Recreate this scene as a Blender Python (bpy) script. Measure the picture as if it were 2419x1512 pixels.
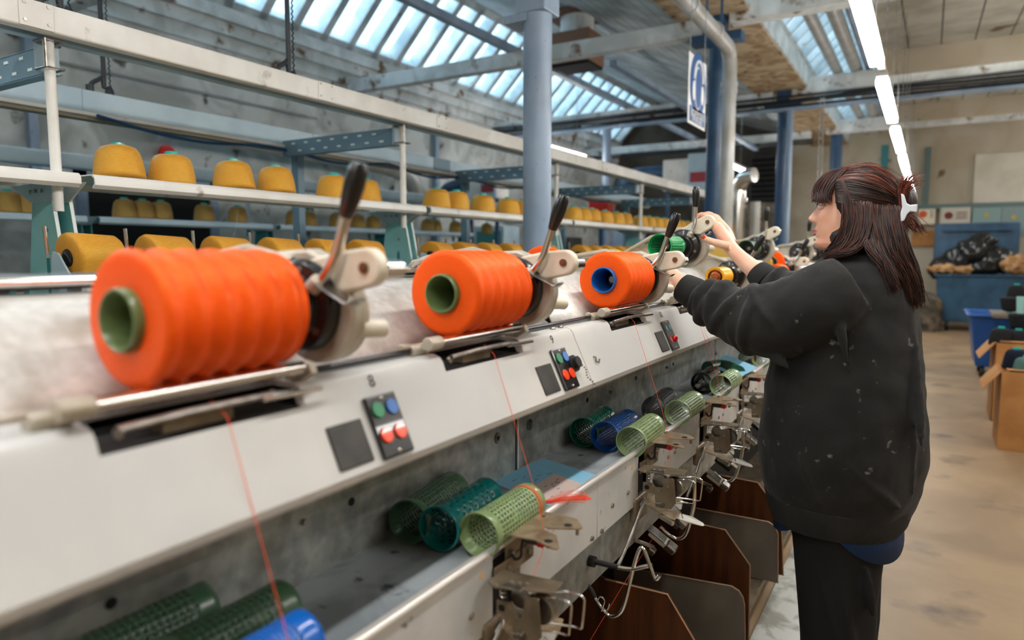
import bpy, bmesh, math, random
from mathutils import Vector, Matrix, Euler
random.seed(7)
S = bpy.context.scene
for o in list(bpy.data.objects): bpy.data.objects.remove(o)
COL = S.collection
PI = math.pi
# ------------------------------------------------------------------ camera
FPX, CX, CY = 1634.0, 1209.5, 756.0
TH = math.atan(158/FPX); PS = math.radians(30.93)
CAM = Vector((0, 0, 1.36))
_fh = Vector((-math.sin(PS), math.cos(PS), 0)); _R = Vector((math.cos(PS), math.sin(PS), 0))
_F = _fh*math.cos(TH)+Vector((0, 0, -math.sin(TH))); _U = _fh*math.sin(TH)+Vector((0, 0, math.cos(TH)))
def ray(x, y): return _F+_R*((x-CX)/FPX)-_U*((y-CY)/FPX)
def atX(x, y, v): d = ray(x, y); return CAM+d*(v/d[0])
def atY(x, y, v): d = ray(x, y); return CAM+d*(v/d[1])
def atZ(x, y, v): d = ray(x, y); return CAM+d*((v-1.36)/d[2])
cd = bpy.data.cameras.new('camera'); cam = bpy.data.objects.new('camera', cd); COL.objects.link(cam)
cam.matrix_world = Matrix.Translation(CAM) @ Matrix((_R, _U, -_F)).transposed().to_4x4()
cd.sensor_width = 36; cd.lens = FPX/2419*36; cd.clip_end = 100; cd.clip_start = .02
cd.dof.use_dof = True; cd.dof.focus_distance = 1.95; cd.dof.aperture_fstop = 2.1
S.camera = cam
S.view_settings.view_transform = 'Standard'; S.view_settings.look = 'None'; S.view_settings.gamma = 1
S.view_settings.exposure = 0.42
# ------------------------------------------------------------------ daylight
W = bpy.data.worlds.new('world'); S.world = W; W.use_nodes = True
W.node_tree.nodes['Background'].inputs[0].default_value = (.88, .94, 1, 1)
W.node_tree.nodes['Background'].inputs[1].default_value = 2.6
def area(name, loc, rot, sx, sy, power, color):
    l = bpy.data.lights.new(name, 'AREA'); l.shape = 'RECTANGLE'; l.size = sx; l.size_y = sy
    l.energy = power; l.color = color; o = bpy.data.objects.new(name, l); COL.objects.link(o)
    o.location = loc; o.rotation_euler = rot; return o
# sky light falling through the two roof lights (just outside the panes, aimed in along their normal)
GA = math.radians(46)
area('skylight_daylight_west', (-6.40, 6.2, 4.72), (0, -GA, 0), 1.3, 18, 800, (.62, .83, 1))
area('skylight_daylight_east', (-1.50, 6.2, 4.48), (0, -GA, 0), 1.2, 18, 300, (.70, .87, 1))

# ------------------------------------------------------------------ materials
def c8(r, g, b):
    f = lambda v: ((v/255+.055)/1.055)**2.4 if v > 10 else v/255/12.92
    return (f(r), f(g), f(b), 1)
MATS = {}
def mat(name, col, rough=.5, metal=0, col2=None, scale=8, lo=.4, hi=.6, detail=6, bump=0, bscale=60, stretch=None,
        spec=.5, emit=0, sheen=0, trans=0, alpha=1, extra=None, rr=None, dist=0, coat=0, sub=0):
    m = bpy.data.materials.new(name); m.use_nodes = True; nt = m.node_tree; b = nt.nodes['Principled BSDF']
    N = nt.nodes.new; L = nt.links.new
    b.inputs['Base Color'].default_value = col; b.inputs['Roughness'].default_value = rough
    b.inputs['Metallic'].default_value = metal; b.inputs['Specular IOR Level'].default_value = spec
    b.inputs['Sheen Weight'].default_value = sheen; b.inputs['Coat Weight'].default_value = coat
    if sub: b.inputs['Subsurface Weight'].default_value = sub; b.inputs['Subsurface Radius'].default_value = (.012, .004, .002)
    if trans: b.inputs['Transmission Weight'].default_value = trans
    if alpha < 1: b.inputs['Alpha'].default_value = alpha
    if emit: b.inputs['Emission Color'].default_value = col; b.inputs['Emission Strength'].default_value = emit
    tc = N('ShaderNodeTexCoord'); mp = N('ShaderNodeMapping'); L(tc.outputs['Object'], mp.inputs[0])
    if stretch: mp.inputs['Scale'].default_value = stretch
    if col2:
        n = N('ShaderNodeTexNoise'); n.inputs['Scale'].default_value = scale; n.inputs['Detail'].default_value = detail
        n.inputs['Distortion'].default_value = dist; L(mp.outputs[0], n.inputs['Vector'])
        r = N('ShaderNodeValToRGB'); r.color_ramp.elements[0].position = lo; r.color_ramp.elements[1].position = hi
        r.color_ramp.elements[0].color = col; r.color_ramp.elements[1].color = col2
        L(n.outputs['Fac'], r.inputs[0])
        src = r.outputs[0]
        if extra:                      # second, finer stain layer: (colour, scale, lo, hi)
            n2 = N('ShaderNodeTexNoise'); n2.inputs['Scale'].default_value = extra[1]; n2.inputs['Detail'].default_value = 8
            L(mp.outputs[0], n2.inputs['Vector'])
            r2 = N('ShaderNodeValToRGB'); r2.color_ramp.elements[0].position = extra[2]; r2.color_ramp.elements[1].position = extra[3]
            L(n2.outputs['Fac'], r2.inputs[0])
            mx = N('ShaderNodeMixRGB'); L(r2.outputs[0], mx.inputs[0]); L(src, mx.inputs[1]); mx.inputs[2].default_value = extra[0]
            src = mx.outputs[0]
        L(src, b.inputs['Base Color'])
        if rr:
            mr = N('ShaderNodeMapRange'); mr.inputs[3].default_value = rr[0]; mr.inputs[4].default_value = rr[1]
            L(n.outputs['Fac'], mr.inputs[0]); L(mr.outputs[0], b.inputs['Roughness'])
    if bump:
        n3 = N('ShaderNodeTexNoise'); n3.inputs['Scale'].default_value = bscale; n3.inputs['Detail'].default_value = 4
        L(mp.outputs[0], n3.inputs['Vector']); bp = N('ShaderNodeBump'); bp.inputs['Strength'].default_value = bump
        bp.inputs['Distance'].default_value = .01; L(n3.outputs['Fac'], bp.inputs['Height']); L(bp.outputs[0], b.inputs['Normal'])
    MATS[name] = m; return m
def wave_bump(m, scale, strength, axis='Z', dist=.002, bands=True, distort=0):
    nt = m.node_tree; N = nt.nodes.new; L = nt.links.new; b = nt.nodes['Principled BSDF']
    tc = N('ShaderNodeTexCoord'); w = N('ShaderNodeTexWave'); w.bands_direction = axis
    w.inputs['Scale'].default_value = scale; w.inputs['Distortion'].default_value = distort; w.inputs['Detail'].default_value = 1
    L(tc.outputs['Object'], w.inputs['Vector']); bp = N('ShaderNodeBump'); bp.inputs['Strength'].default_value = strength
    bp.inputs['Distance'].default_value = dist; L(w.outputs['Fac'], bp.inputs['Height']); L(bp.outputs[0], b.inputs['Normal'])
    return m
def boards(m, axis, width, dark, line=.04):
    """tongue-and-groove joints: narrow gaps of the same boards across one axis"""
    nt = m.node_tree; N = nt.nodes.new; L = nt.links.new; b = nt.nodes['Principled BSDF']
    src = b.inputs['Base Color'].links[0].from_socket
    tc = N('ShaderNodeTexCoord'); sp = N('ShaderNodeSeparateXYZ'); L(tc.outputs['Object'], sp.inputs[0])
    a = N('ShaderNodeMath'); a.operation = 'DIVIDE'; L(sp.outputs[axis], a.inputs[0]); a.inputs[1].default_value = width
    f = N('ShaderNodeMath'); f.operation = 'FRACT'; L(a.outputs[0], f.inputs[0])
    g = N('ShaderNodeMath'); g.operation = 'LESS_THAN'; L(f.outputs[0], g.inputs[0]); g.inputs[1].default_value = line
    mx = N('ShaderNodeMixRGB'); L(g.outputs[0], mx.inputs[0]); L(src, mx.inputs[1]); mx.inputs[2].default_value = dark
    L(mx.outputs[0], b.inputs['Base Color']); return m

white_paint = mat('white_machine_paint', c8(214, 212, 207), .42, col2=c8(200, 200, 198), scale=3, bump=.02, bscale=30, spec=.5)
fascia_paint = mat('white_fascia_paint', c8(214, 213, 210), .4, col2=c8(196, 197, 196), scale=6, extra=(c8(120, 118, 112), 30, .66, .74))
galv = mat('galvanised_steel', c8(146, 150, 148), .42, .5, col2=c8(188, 192, 188), scale=28, lo=.35, hi=.65, detail=8, extra=(c8(90, 82, 66), 5, .55, .8), rr=(.3, .55))
hoodm = mat('mottled_hood_metal', c8(222, 219, 213), .42, .25, col2=c8(204, 200, 193), scale=60, lo=.35, hi=.65, detail=3, dist=.3, extra=(c8(172, 164, 150), 16, .5, .75), rr=(.3, .6))
traym = mat('worn_tray_paint', c8(168, 176, 182), .45, .25, col2=c8(134, 142, 148), scale=7, lo=.45, hi=.6, detail=9, extra=(c8(60, 66, 70), 18, .64, .70), dist=.8)
chrome = mat('chrome', c8(225, 222, 218), .16, 1)
steel = mat('brushed_steel', c8(175, 172, 166), .32, 1, col2=c8(140, 136, 130), scale=40)
railm = mat('pale_rail_steel', c8(225, 222, 216), .28, .35)
tanm = mat('tan_zinc_plate', c8(188, 168, 140), .38, .65, col2=c8(160, 138, 110), scale=30, extra=(c8(110, 84, 56), 12, .58, .78))
brownm = mat('dull_zinc_plate', c8(150, 136, 114), .40, .6, col2=c8(126, 112, 92), scale=22, extra=(c8(60, 46, 34), 14, .55, .8))
castm = mat('cast_alloy', c8(205, 198, 184), .42, .35, col2=c8(180, 170, 150), scale=14)
nylon = mat('cream_nylon', c8(234, 226, 208), .45, sub=.1, col2=c8(222, 212, 190), scale=20)
blackp = mat('black_plastic', c8(22, 22, 24), .28, coat=.3)
blackr = mat('black_rubber', c8(28, 28, 28), .6)
darkgap = mat('dark_interior', c8(14, 14, 14), .8)  # near-black: shade inside gaps, recesses and openings put into the colour
graysock = mat('grey_black_panel', c8(62, 60, 56), .5, col2=c8(48, 46, 44), scale=20)
grommet = mat('bolt_steel', c8(165, 160, 150), .3, .9)
def yarn(name, col, col2, rough=.6):
    m = mat(name, col, rough, col2=col2, scale=60, lo=.3, hi=.7, sheen=.0, spec=.25, stretch=(1, 1, 6))
    b = m.node_tree.nodes['Principled BSDF']; b.inputs['Specular IOR Level'].default_value = .8; b.inputs['Roughness'].default_value = .52
    b.inputs['Specular Tint'].default_value = (1, min(1, col[1]*2+.45), min(1, col[2]*2+.18), 1) if col[0] > .3 else (1, 1, 1, 1)
    if col[0] < .3: b.inputs['Specular IOR Level'].default_value = .2; b.inputs['Roughness'].default_value = .9
    return wave_bump(m, 300, .15, 'DIAGONAL', .0004, distort=1.0)
orange = yarn('orange_yarn', (1.0, .105, .006, 1), (.98, .075, .004, 1))
ochre = yarn('ochre_yarn', c8(212, 152, 58), c8(196, 136, 46))
paleochre = yarn('pale_ochre_yarn', c8(214, 176, 92), c8(198, 156, 70))
blackyarn = yarn('charcoal_yarn', c8(36, 38, 40), c8(28, 29, 32))
def plastic(n, c, r=.3): return mat(n, c, r, coat=.25, sub=0)
olive = plastic('sage_green_plastic', c8(132, 156, 104)); mossg = plastic('moss_green_plastic', c8(72, 110, 82))
olive_ring = plastic('olive_tube_plastic', c8(100, 118, 72))
tealp = plastic('teal_plastic', c8(0, 128, 130), .18); bluep = plastic('blue_plastic', c8(16, 100, 196), .2)
dteal = plastic('sea_green_plastic', c8(0, 116, 98), .18); greyp = plastic('smoke_grey_plastic', c8(96, 104, 116), .2)
blackt = plastic('black_tube_plastic', c8(14, 14, 20), .18); brightg = plastic('bright_green_plastic', c8(0, 160, 90), .15)
darkg = plastic('dark_green_plastic', c8(26, 78, 56), .35); yellowp = plastic('yellow_plastic', c8(250, 176, 20), .3)
turq = plastic('turquoise_plastic', c8(30, 190, 180), .3); copper = mat('copper', c8(190, 110, 70), .25, .9)
colblue = mat('pale_blue_column_paint', c8(148, 166, 186), .38, col2=c8(118, 140, 164), scale=3, lo=.4, hi=.65, extra=(c8(60, 72, 88), 40, .68, .74), stretch=(1, 1, .5))
navy = mat('deep_blue_paint', c8(48, 84, 120), .4, col2=c8(40, 72, 104), scale=5)
pipeg = mat('grey_pipe_paint', c8(176, 178, 178), .35, .15, col2=c8(160, 158, 150), scale=5)
beamw = mat('flaking_white_beam_paint', c8(224, 228, 228), .7, col2=c8(196, 200, 198), scale=3, lo=.4, hi=.6, extra=(c8(112, 84, 56), 4.5, .60, .68), dist=1)
peel = mat('peeling_brown_soffit', c8(188, 170, 140), .8, col2=c8(150, 122, 88), scale=3.5, lo=.4, hi=.6, extra=(c8(72, 52, 34), 7, .58, .68), dist=1.5, bump=.2, bscale=20)
wallm = mat('blotched_plaster', c8(206, 210, 208), .85, col2=c8(168, 172, 168), scale=1.6, lo=.42, hi=.6, extra=(c8(88, 84, 74), 3.2, .60, .66), dist=1.2, bump=.15, bscale=12)
wallfar = mat('cream_plaster', c8(196, 186, 166), .85, col2=c8(178, 164, 140), scale=1.2, lo=.4, hi=.65, extra=(c8(120, 98, 72), 3.0, .64, .70), dist=1.0)
walldark = mat('dark_grimy_wall', c8(82, 74, 62), .85, col2=c8(56, 50, 42), scale=1.5, lo=.4, hi=.6)
boardl = boards(mat('painted_roof_boards', c8(190, 198, 200), .7, col2=c8(150, 158, 158), scale=2.5), 'X', .14, c8(90, 96, 98), .07)
boardr = boards(mat('painted_ceiling_boards', c8(176, 172, 160), .7, col2=c8(150, 146, 132), scale=2, extra=(c8(84, 66, 46), 2.2, .64, .68)), 'X', .34, c8(70, 66, 58), .05)
barw = mat('glazing_bar_paint', c8(214, 224, 228), .6, col2=c8(178, 192, 198), scale=4, extra=(c8(120, 112, 96), 9, .66, .72))
floorm = mat('worn_concrete_floor', c8(160, 134, 102), .42, col2=c8(132, 108, 80), scale=1.1, lo=.35, hi=.65, detail=10, extra=(c8(88, 72, 56), 2.6, .58, .72), dist=1.2, rr=(.3, .6), bump=.05, bscale=20)
plinthm = mat('worn_pale_plate', c8(188, 190, 184), .4, .3, col2=c8(140, 138, 128), scale=9, lo=.45, hi=.62, dist=1)
tealpaint = mat('mint_teal_paint', c8(150, 208, 208), .4, col2=c8(134, 194, 196), scale=4)
tealdark = mat('teal_inner_paint', c8(52, 132, 136), .45); whiteedge = mat('white_edge_paint', c8(222, 234, 230), .4)
creelw = mat('creel_white_paint', c8(226, 226, 222), .38, col2=c8(210, 208, 202), scale=4, extra=(c8(160, 154, 142), 10, .64, .74))
creelb = mat('creel_blue_grey', c8(178, 200, 212), .4, col2=c8(160, 184, 198), scale=3)
armb = mat('slotted_arm_paint', c8(104, 132, 148), .4)
wood = mat('brown_laminate_board', c8(96, 52, 24), .38, col2=c8(62, 32, 14), scale=6, lo=.35, hi=.7, stretch=(6, 1, .5), coat=.15)
woodedge = mat('pale_board_edge', c8(168, 132, 100), .6)
greyplate = mat('grey_divider_metal', c8(150, 142, 130), .42, .5, col2=c8(128, 120, 110), scale=4, extra=(c8(98, 70, 70), 3, .6, .75))
paperb = mat('blue_paper', c8(128, 186, 214), .7); paperp = mat('pink_grey_paper', c8(196, 176, 168), .7)
inkm = mat('ink', c8(40, 60, 90), .7); redm = mat('red_plastic', c8(214, 30, 18), .4)
cableb = mat('blue_cable', c8(34, 74, 120), .4); cablek = mat('dark_cable', c8(36, 42, 48), .5)
cardb = mat('cardboard', c8(188, 134, 78), .8, col2=c8(172, 118, 64), scale=6)
cardt = mat('kraft_paper', c8(190, 150, 104), .8, col2=c8(160, 118, 76), scale=8)
binb = mat('blue_bin_plastic', c8(50, 92, 122), .45, col2=c8(36, 72, 100), scale=3); binl = mat('bright_blue_tub_plastic', c8(24, 84, 156), .35)
bagm = mat('black_bin_bag', c8(26, 28, 28), .22, bump=.8, bscale=14); sackm = mat('grey_sack', c8(104, 92, 74), .7, col2=c8(64, 58, 50), scale=6, bump=.5, bscale=10)
signw = mat('sign_white', c8(228, 230, 232), .4); signb = mat('sign_blue', c8(24, 84, 148), .4)
lampm = mat('lamp_diffuser', (1, .97, .93, 1), .5, emit=34); lampcase = mat('lamp_casing', c8(190, 190, 186), .4)
threadm = mat('thread_orange', (1, .10, .03, 1), .6)

# ------------------------------------------------------------------ mesh helpers
def frame(d):
    d = Vector(d).normalized(); a = Vector((0, 0, 1)) if abs(d.z) < .9 else Vector((1, 0, 0))
    u = d.cross(a).normalized(); return u, d.cross(u).normalized()
class MB:
    def __init__(s): s.v = []; s.f = []; s.m = []; s.g = []
    def add(s, vs, fs, mi=0):
        o = len(s.v); s.g.append((o, o+len(vs), len(s.f), len(s.f)+len(fs))); s.v += [Vector(p) for p in vs]; s.f += [[i+o for i in f] for f in fs]; s.m += [mi]*len(fs); return s
    def box(s, a, b, mi=0, rot=None):
        a = Vector(a); b = Vector(b); c = (a+b)/2; h = (b-a)/2
        vs = [Vector((x*h.x, y*h.y, z*h.z)) for x in (-1, 1) for y in (-1, 1) for z in (-1, 1)]
        if rot is not None: vs = [rot @ v for v in vs]
        return s.add([v+c for v in vs], [(0, 1, 3, 2), (4, 6, 7, 5), (0, 4, 5, 1), (2, 3, 7, 6), (0, 2, 6, 4), (1, 5, 7, 3)], mi)
    def obox(s, c, sx, sy, sz, rot, mi=0):
        c = Vector(c); h = Vector((sx/2, sy/2, sz/2)); return s.box(c-h, c+h, mi, rot)
    def cyl(s, p, q, r, r2=None, n=20, cap=True, mi=0):
        p = Vector(p); q = Vector(q); r2 = r if r2 is None else r2; u, w = frame(q-p); vs = []
        for c, rr in ((p, r), (q, r2)):
            for i in range(n):
                a = 2*PI*i/n; vs.append(c+u*(rr*math.cos(a))+w*(rr*math.sin(a)))
        fs = [(i, (i+1) % n, n+(i+1) % n, n+i) for i in range(n)]
        if cap: fs += [tuple(range(n))[::-1], tuple(range(n, 2*n))]
        return s.add(vs, fs, mi)
    def tube(s, pts, r, n=10, mi=0, closed=False):
        pts = [Vector(p) for p in pts]; k = len(pts); rs = r if isinstance(r, (list, tuple)) else [r]*k
        vs = []; d0 = None; u = None
        for i, p in enumerate(pts):
            d = (pts[min(i+1, k-1)]-pts[max(i-1, 0)]) if not closed else (pts[(i+1) % k]-pts[i-1])
            d.normalize()
            if u is None: u, _ = frame(d)
            u = (u-d*u.dot(d)).normalized(); w = d.cross(u)
            for j in range(n):
                a = 2*PI*j/n; vs.append(p+u*(rs[i]*math.cos(a))+w*(rs[i]*math.sin(a)))
        fs = []
        for i in range(k-(0 if closed else 1)):
            for j in range(n):
                a = i*n+j; b = i*n+(j+1) % n; c = ((i+1) % k)*n
                fs.append((a, b, c+(j+1) % n, c+j))
        if not closed: fs += [tuple(range(n))[::-1], tuple(range((k-1)*n, k*n))]
        return s.add(vs, fs, mi)
    def lathe(s, prof, origin=(0, 0, 0), axis='Z', n=40, mi=0, close=False):
        """prof: (radius, along) pairs"""
        o = Vector(origin); vs = []; A = {'X': lambda r, a, h: (h, r*math.cos(a), r*math.sin(a)), 'Y': lambda r, a, h: (r*math.cos(a), h, r*math.sin(a)), 'Z': lambda r, a, h: (r*math.cos(a), r*math.sin(a), h)}[axis]
        for r, h in prof:
            for i in range(n): vs.append(o+Vector(A(max(r, 1e-5), 2*PI*i/n, h)))
        k = len(prof); fs = [(i*n+j, i*n+(j+1) % n, ((i+1) % k)*n+(j+1) % n, ((i+1) % k)*n+j) for i in range(k-(0 if close else 1)) for j in range(n)]
        if axis == 'Y': fs = [f[::-1] for f in fs]
        return s.add(vs, fs, mi)
    def prism(s, poly, d, mi=0):
        """poly: 3D points in a plane, d: extrusion vector"""
        n = len(poly); d = Vector(d); vs = [Vector(p) for p in poly]; vs += [p+d for p in vs]
        return s.add(vs, [tuple(range(n))[::-1], tuple(range(n, 2*n))]+[(i, (i+1) % n, n+(i+1) % n, n+i) for i in range(n)], mi)
    def ball(s, c, r, n=16, sc=(1, 1, 1), mi=0, rot=None):
        c = Vector(c); vs = []; m = n//2
        for i in range(1, m):
            for j in range(n):
                a = PI*i/m; b = 2*PI*j/n; p = Vector((r*sc[0]*math.sin(a)*math.cos(b), r*sc[1]*math.sin(a)*math.sin(b), r*sc[2]*math.cos(a)))
                vs.append(c+(rot @ p if rot is not None else p))
        t = Vector((0, 0, r*sc[2])); t = rot @ t if rot is not None else t
        vs += [c+t, c-t]; T = len(vs)-2
        fs = [(i*n+j, (i+1)*n+j, (i+1)*n+(j+1) % n, i*n+(j+1) % n) for i in range(m-2) for j in range(n)]
        fs += [(T, j, (j+1) % n) for j in range(n)]+[(T+1, (m-2)*n+(j+1) % n, (m-2)*n+j) for j in range(n)]
        return s.add(vs, fs, mi)
    def build(s, name, mats, parent=None, smooth=True, bevel=0, origin=None, bseg=2, angle=35):
        me = bpy.data.meshes.new(name); o = bpy.data.objects.new(name, me)
        if parent is None:
            if origin is None:
                lo = Vector([min(v[i] for v in s.v) for i in range(3)]); hi = Vector([max(v[i] for v in s.v) for i in range(3)])
                origin = Vector(((lo.x+hi.x)/2, (lo.y+hi.y)/2, lo.z))
            off = Vector(origin); o.location = off
        else:
            r = parent
            while r.parent: r = r.parent
            off = Vector(r.get('base', (0, 0, 0))) if 'base' in r else r.location.copy()
            o.parent = parent
        me.from_pydata([v-off for v in s.v], [], s.f)
        ml = mats if isinstance(mats, (list, tuple)) else [mats]
        for m in ml: me.materials.append(m)
        if len(ml) > 1:
            for p, i in zip(me.polygons, s.m): p.material_index = i
        bm = bmesh.new(); bm.from_mesh(me); bmesh.ops.recalc_face_normals(bm, faces=bm.faces); bm.to_mesh(me); bm.free()
        if smooth:
            me.polygons.foreach_set('use_smooth', [True]*len(me.polygons))
            me.set_sharp_from_angle(angle=math.radians(angle))
        me.update(); COL.objects.link(o)
        if bevel:
            b = o.modifiers.new('bevel', 'BEVEL'); b.width = bevel; b.segments = bseg; b.limit_method = 'ANGLE'; b.angle_limit = math.radians(40)
        return o
def each(mb, name, m, parent, **k):
    """every added piece becomes a part of its own"""
    out = []
    for a, b, c, d in mb.g:
        q = MB(); q.v = mb.v[a:b]; q.f = [[i-a for i in f] for f in mb.f[c:d]]; q.m = mb.m[c:d]
        out.append(q.build(name, m, parent, **k))
    return out
def tag(o, label=None, cat=None, group=None, kind=None):
    if label: o['label'] = label
    if cat: o['category'] = cat
    if group: o['group'] = group
    if kind: o['kind'] = kind
    return o
def empty(name, loc, label=None, cat=None, group=None):
    o = bpy.data.objects.new(name, None); COL.objects.link(o); o.location = loc; o.empty_display_size = .05
    return tag(o, label, cat, group)
def copy_tree(o, parent=None):
    c = o.copy(); COL.objects.link(c); c.parent = parent
    for ch in [x for x in o.children]: copy_tree(ch, c)
    return c
def smoothpath(pts, n=6):
    """Catmull-Rom through pts"""
    P = [Vector(p) for p in pts]; out = []
    for i in range(len(P)-1):
        a = P[max(i-1, 0)]; b = P[i]; c = P[i+1]; d = P[min(i+2, len(P)-1)]
        for k in range(n):
            t = k/n; out.append(.5*((2*b)+(c-a)*t+(2*a-5*b+4*c-d)*t*t+(-a+3*b-3*c+d)*t*t*t))
    return out+[P[-1]]
# ------------------------------------------------------------------ building
def struct(name, mb, m, **k): return tag(mb.build(name, m, smooth=k.pop('smooth', False), **k), kind='structure')
X0, X1, Y0, Y1 = -6.6, 5.2, -3.2, 15.9
struct('floor', MB().box((X0, Y0, -.1), (X1, Y1, 0)), floorm, origin=(0, 0, 0))
struct('wall_left', MB().box((X0-.2, Y0, 0), (X0, Y1, 3.5)), wallm, origin=(X0, 0, 0))
struct('wall_back', MB().box((-2.6, Y1, 0), (X1, Y1+.2, 5.2)), wallfar, origin=(0, Y1, 0))
struct('wall_back', MB().box((X0-.2, Y1, 0), (-2.6, Y1+.2, 5.2)), walldark, origin=(-4, Y1, 0))
struct('wall_right', MB().box((X1, Y0, 0), (X1+.2, Y1, 5.2)), wallfar, origin=(X1, 0, 0))
struct('wall_front', MB().box((X0-.2, Y0-.2, 0), (X1+.2, Y0, 5.2)), wallfar, origin=(0, Y0, 0))
# low plinth / worn pale strip along the machine foot
struct('trim_1', MB().box((-.47, .2, 0), (-.16, 9.5, .012)), plinthm)
# weathered wall-plate boarding under the left roof light
m = MB()
for i in range(4): m.box((X0-.02, Y0, 3.38+i*.14), (X0+.05+.035*i, Y1, 3.51+i*.14))
struct('trim_2', m, beamw)
# roof: west boarded slope, ridge, valley soffit, east cheek and boarded ceilings
def slab(a, b, y0, y1, th=.06):
    a = Vector((a[0], 0, a[1])); b = Vector((b[0], 0, b[1])); n = Vector((-(b-a).z, 0, (b-a).x)).normalized()*th
    if n.z < 0: n = -n
    return [Vector((p.x, y0, p.z)) for p in (a, b, b+n, a+n)], (0, y1-y0, 0)
def ceil_part(a, b, y0, y1, m, name='ceiling', th=.06):
    p, d = slab(a, b, y0, y1, th); return struct(name, MB().prism(p, d), m, origin=(0, 0, 0))
ceil_part((-5.55, 4.82), (-2.15, 3.66), Y0, Y1, boardl)
ceil_part((-5.72, 4.80), (-5.50, 4.86), Y0, Y1, beamw)
struct('trim_3', MB().box((-2.2, Y0, 3.58), (-1.52, Y1, 3.72)), peel)
struct('trim_4', MB().box((-1.60, Y0, 3.60), (-1.50, Y1, 3.86)), barw)
m = MB().box((-.72, Y0, 3.78), (-.62, Y1, 4.62)); struct('ceiling', m, boardr, origin=(0, 0, 0))
ceil_part((-.8, 4.56), (-.6, 4.66), Y0, Y1, beamw)
for (ya, yb) in ((-3.2, 3.1), (3.4, 6.7), (6.9, 10.05), (10.5, 13.8), (14.0, 15.9)):
    z0 = 3.66; z1 = 3.66+(yb-ya)*.065
    if ya > 13: z0 = z1 = 4.1
    m = MB().add([(-.65, ya, z0), (X1, ya, z0), (X1, yb, z1), (-.65, yb, z1), (-.65, ya, z0+.06), (X1, ya, z0+.06), (X1, yb, z1+.06), (-.65, yb, z1+.06)],
                 [(0, 3, 2, 1), (4, 5, 6, 7), (0, 1, 5, 4), (2, 3, 7, 6), (1, 2, 6, 5), (3, 0, 4, 7)])
    struct('ceiling', m, boardr, origin=(0, 0, 0))
    if yb < 15: struct('ceiling', MB().box((-.65, yb, 3.58), (X1, yb+.07, z1+.1)), wallfar, origin=(0, 0, 0))
# roof lights: panes and glazing bars
glass = bpy.data.materials.new('weathered_roof_glass'); glass.use_nodes = True
nt = glass.node_tree; nt.nodes.clear(); out = nt.nodes.new('ShaderNodeOutputMaterial'); mx = nt.nodes.new('ShaderNodeMixShader')
tr = nt.nodes.new('ShaderNodeBsdfTransparent'); tl = nt.nodes.new('ShaderNodeBsdfTranslucent'); nz = nt.nodes.new('ShaderNodeTexNoise')
tcn = nt.nodes.new('ShaderNodeTexCoord'); nz.inputs['Scale'].default_value = 2.2; nz.inputs['Detail'].default_value = 7; nz.inputs['Distortion'].default_value = 1.0
nt.links.new(tcn.outputs['Object'], nz.inputs['Vector']); rmp = nt.nodes.new('ShaderNodeValToRGB')
rmp.color_ramp.elements[0].position = .40; rmp.color_ramp.elements[0].color = (.25, .25, .25, 1); rmp.color_ramp.elements[1].position = .62; rmp.color_ramp.elements[1].color = (.75, .75, .75, 1)
nt.links.new(nz.outputs['Fac'], rmp.inputs[0]); nt.links.new(rmp.outputs[0], mx.inputs[0])
tr.inputs[0].default_value = (.62, .67, .69, 1); tl.inputs[0].default_value = (.30, .33, .34, 1)
nt.links.new(tr.outputs[0], mx.inputs[1]); nt.links.new(tl.outputs[0], mx.inputs[2]); nt.links.new(mx.outputs[0], out.inputs[0])
def rooflight(n, a, b, pitch, y0, y1, depth=.12, bw=.055):
    a = Vector((a[0], 0, a[1])); b = Vector((b[0], 0, b[1])); d = (b-a).normalized(); nn = Vector((-d.z, 0, d.x))
    if nn.z < 0: nn = -nn
    root = empty('window_%d' % n, (a.x, 0, a.z)); tag(root, kind='structure')
    g = MB().prism([p+Vector((0, y0, 0)) for p in (a+nn*depth*.9, b+nn*depth*.9, b+nn*(depth*.9+.006), a+nn*(depth*.9+.006))], (0, y1-y0, 0)); g.build('pane', glass, root, smooth=False)
    br = MB(); y = y0
    while y < y1:
        br.prism([p+Vector((0, y, 0)) for p in (a, b, b+nn*depth, a+nn*depth)], (0, bw, 0)); y += pitch
    br.build('glazing_bars', barw, root, smooth=False)
    hd = MB().prism([p+Vector((0, y0, 0)) for p in (a-d*.1, a+d*.12, a+d*.12+nn*.14, a-d*.1+nn*.14)], (0, y1-y0, 0))
    hd.prism([p+Vector((0, y0, 0)) for p in (b-d*.06, b+d*.06, b+d*.06+nn*.14, b-d*.06+nn*.14)], (0, y1-y0, 0))
    hd.build('sill', barw, root, smooth=False)
rooflight(1, (-6.5, 3.92), (-5.62, 4.80), .45, Y0, Y1, .19, .11)
rooflight(2, (-1.56, 3.78), (-.74, 4.58), .36, Y0, Y1, .10, .05)
# transverse tie beams, runners, conduits
for i, y in enumerate((3.3, 6.85, 10.35, 13.9)):
    m = MB().box((X0, y-.07, 3.42), (-1.95, y+.07, 3.58)); 
    w = ['crossing above the nearest pale column', 'crossing to the column beside the ear protection sign', 'carrying dark cables in the middle distance', 'farthest of all, just before the end wall'][i]
    o = m.build('roof_beam', beamw, smooth=False, bevel=.008, origin=(-4, y, 3.42)); tag(o, 'white painted timber roof beam over the far machine, '+w, 'beam', 'white roof beams')
    m = MB().box((-1.7, y-.09, 3.50), (X1, y+.09, 3.72))
    o = m.build('roof_beam', beamw, smooth=False, bevel=.01, origin=(1, y, 3.5)); tag(o, 'flaking white timber roof beam over the aisle, '+w, 'beam', 'white roof beams')
o = MB().box((-4.14, Y0, 3.58), (-4.06, Y1, 3.66)).build('roof_runner', colblue, smooth=False, origin=(-4.1, 5, 3.58)); tag(o, 'long pale blue runner bar crossing in front of the roof lights', 'beam')
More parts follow.
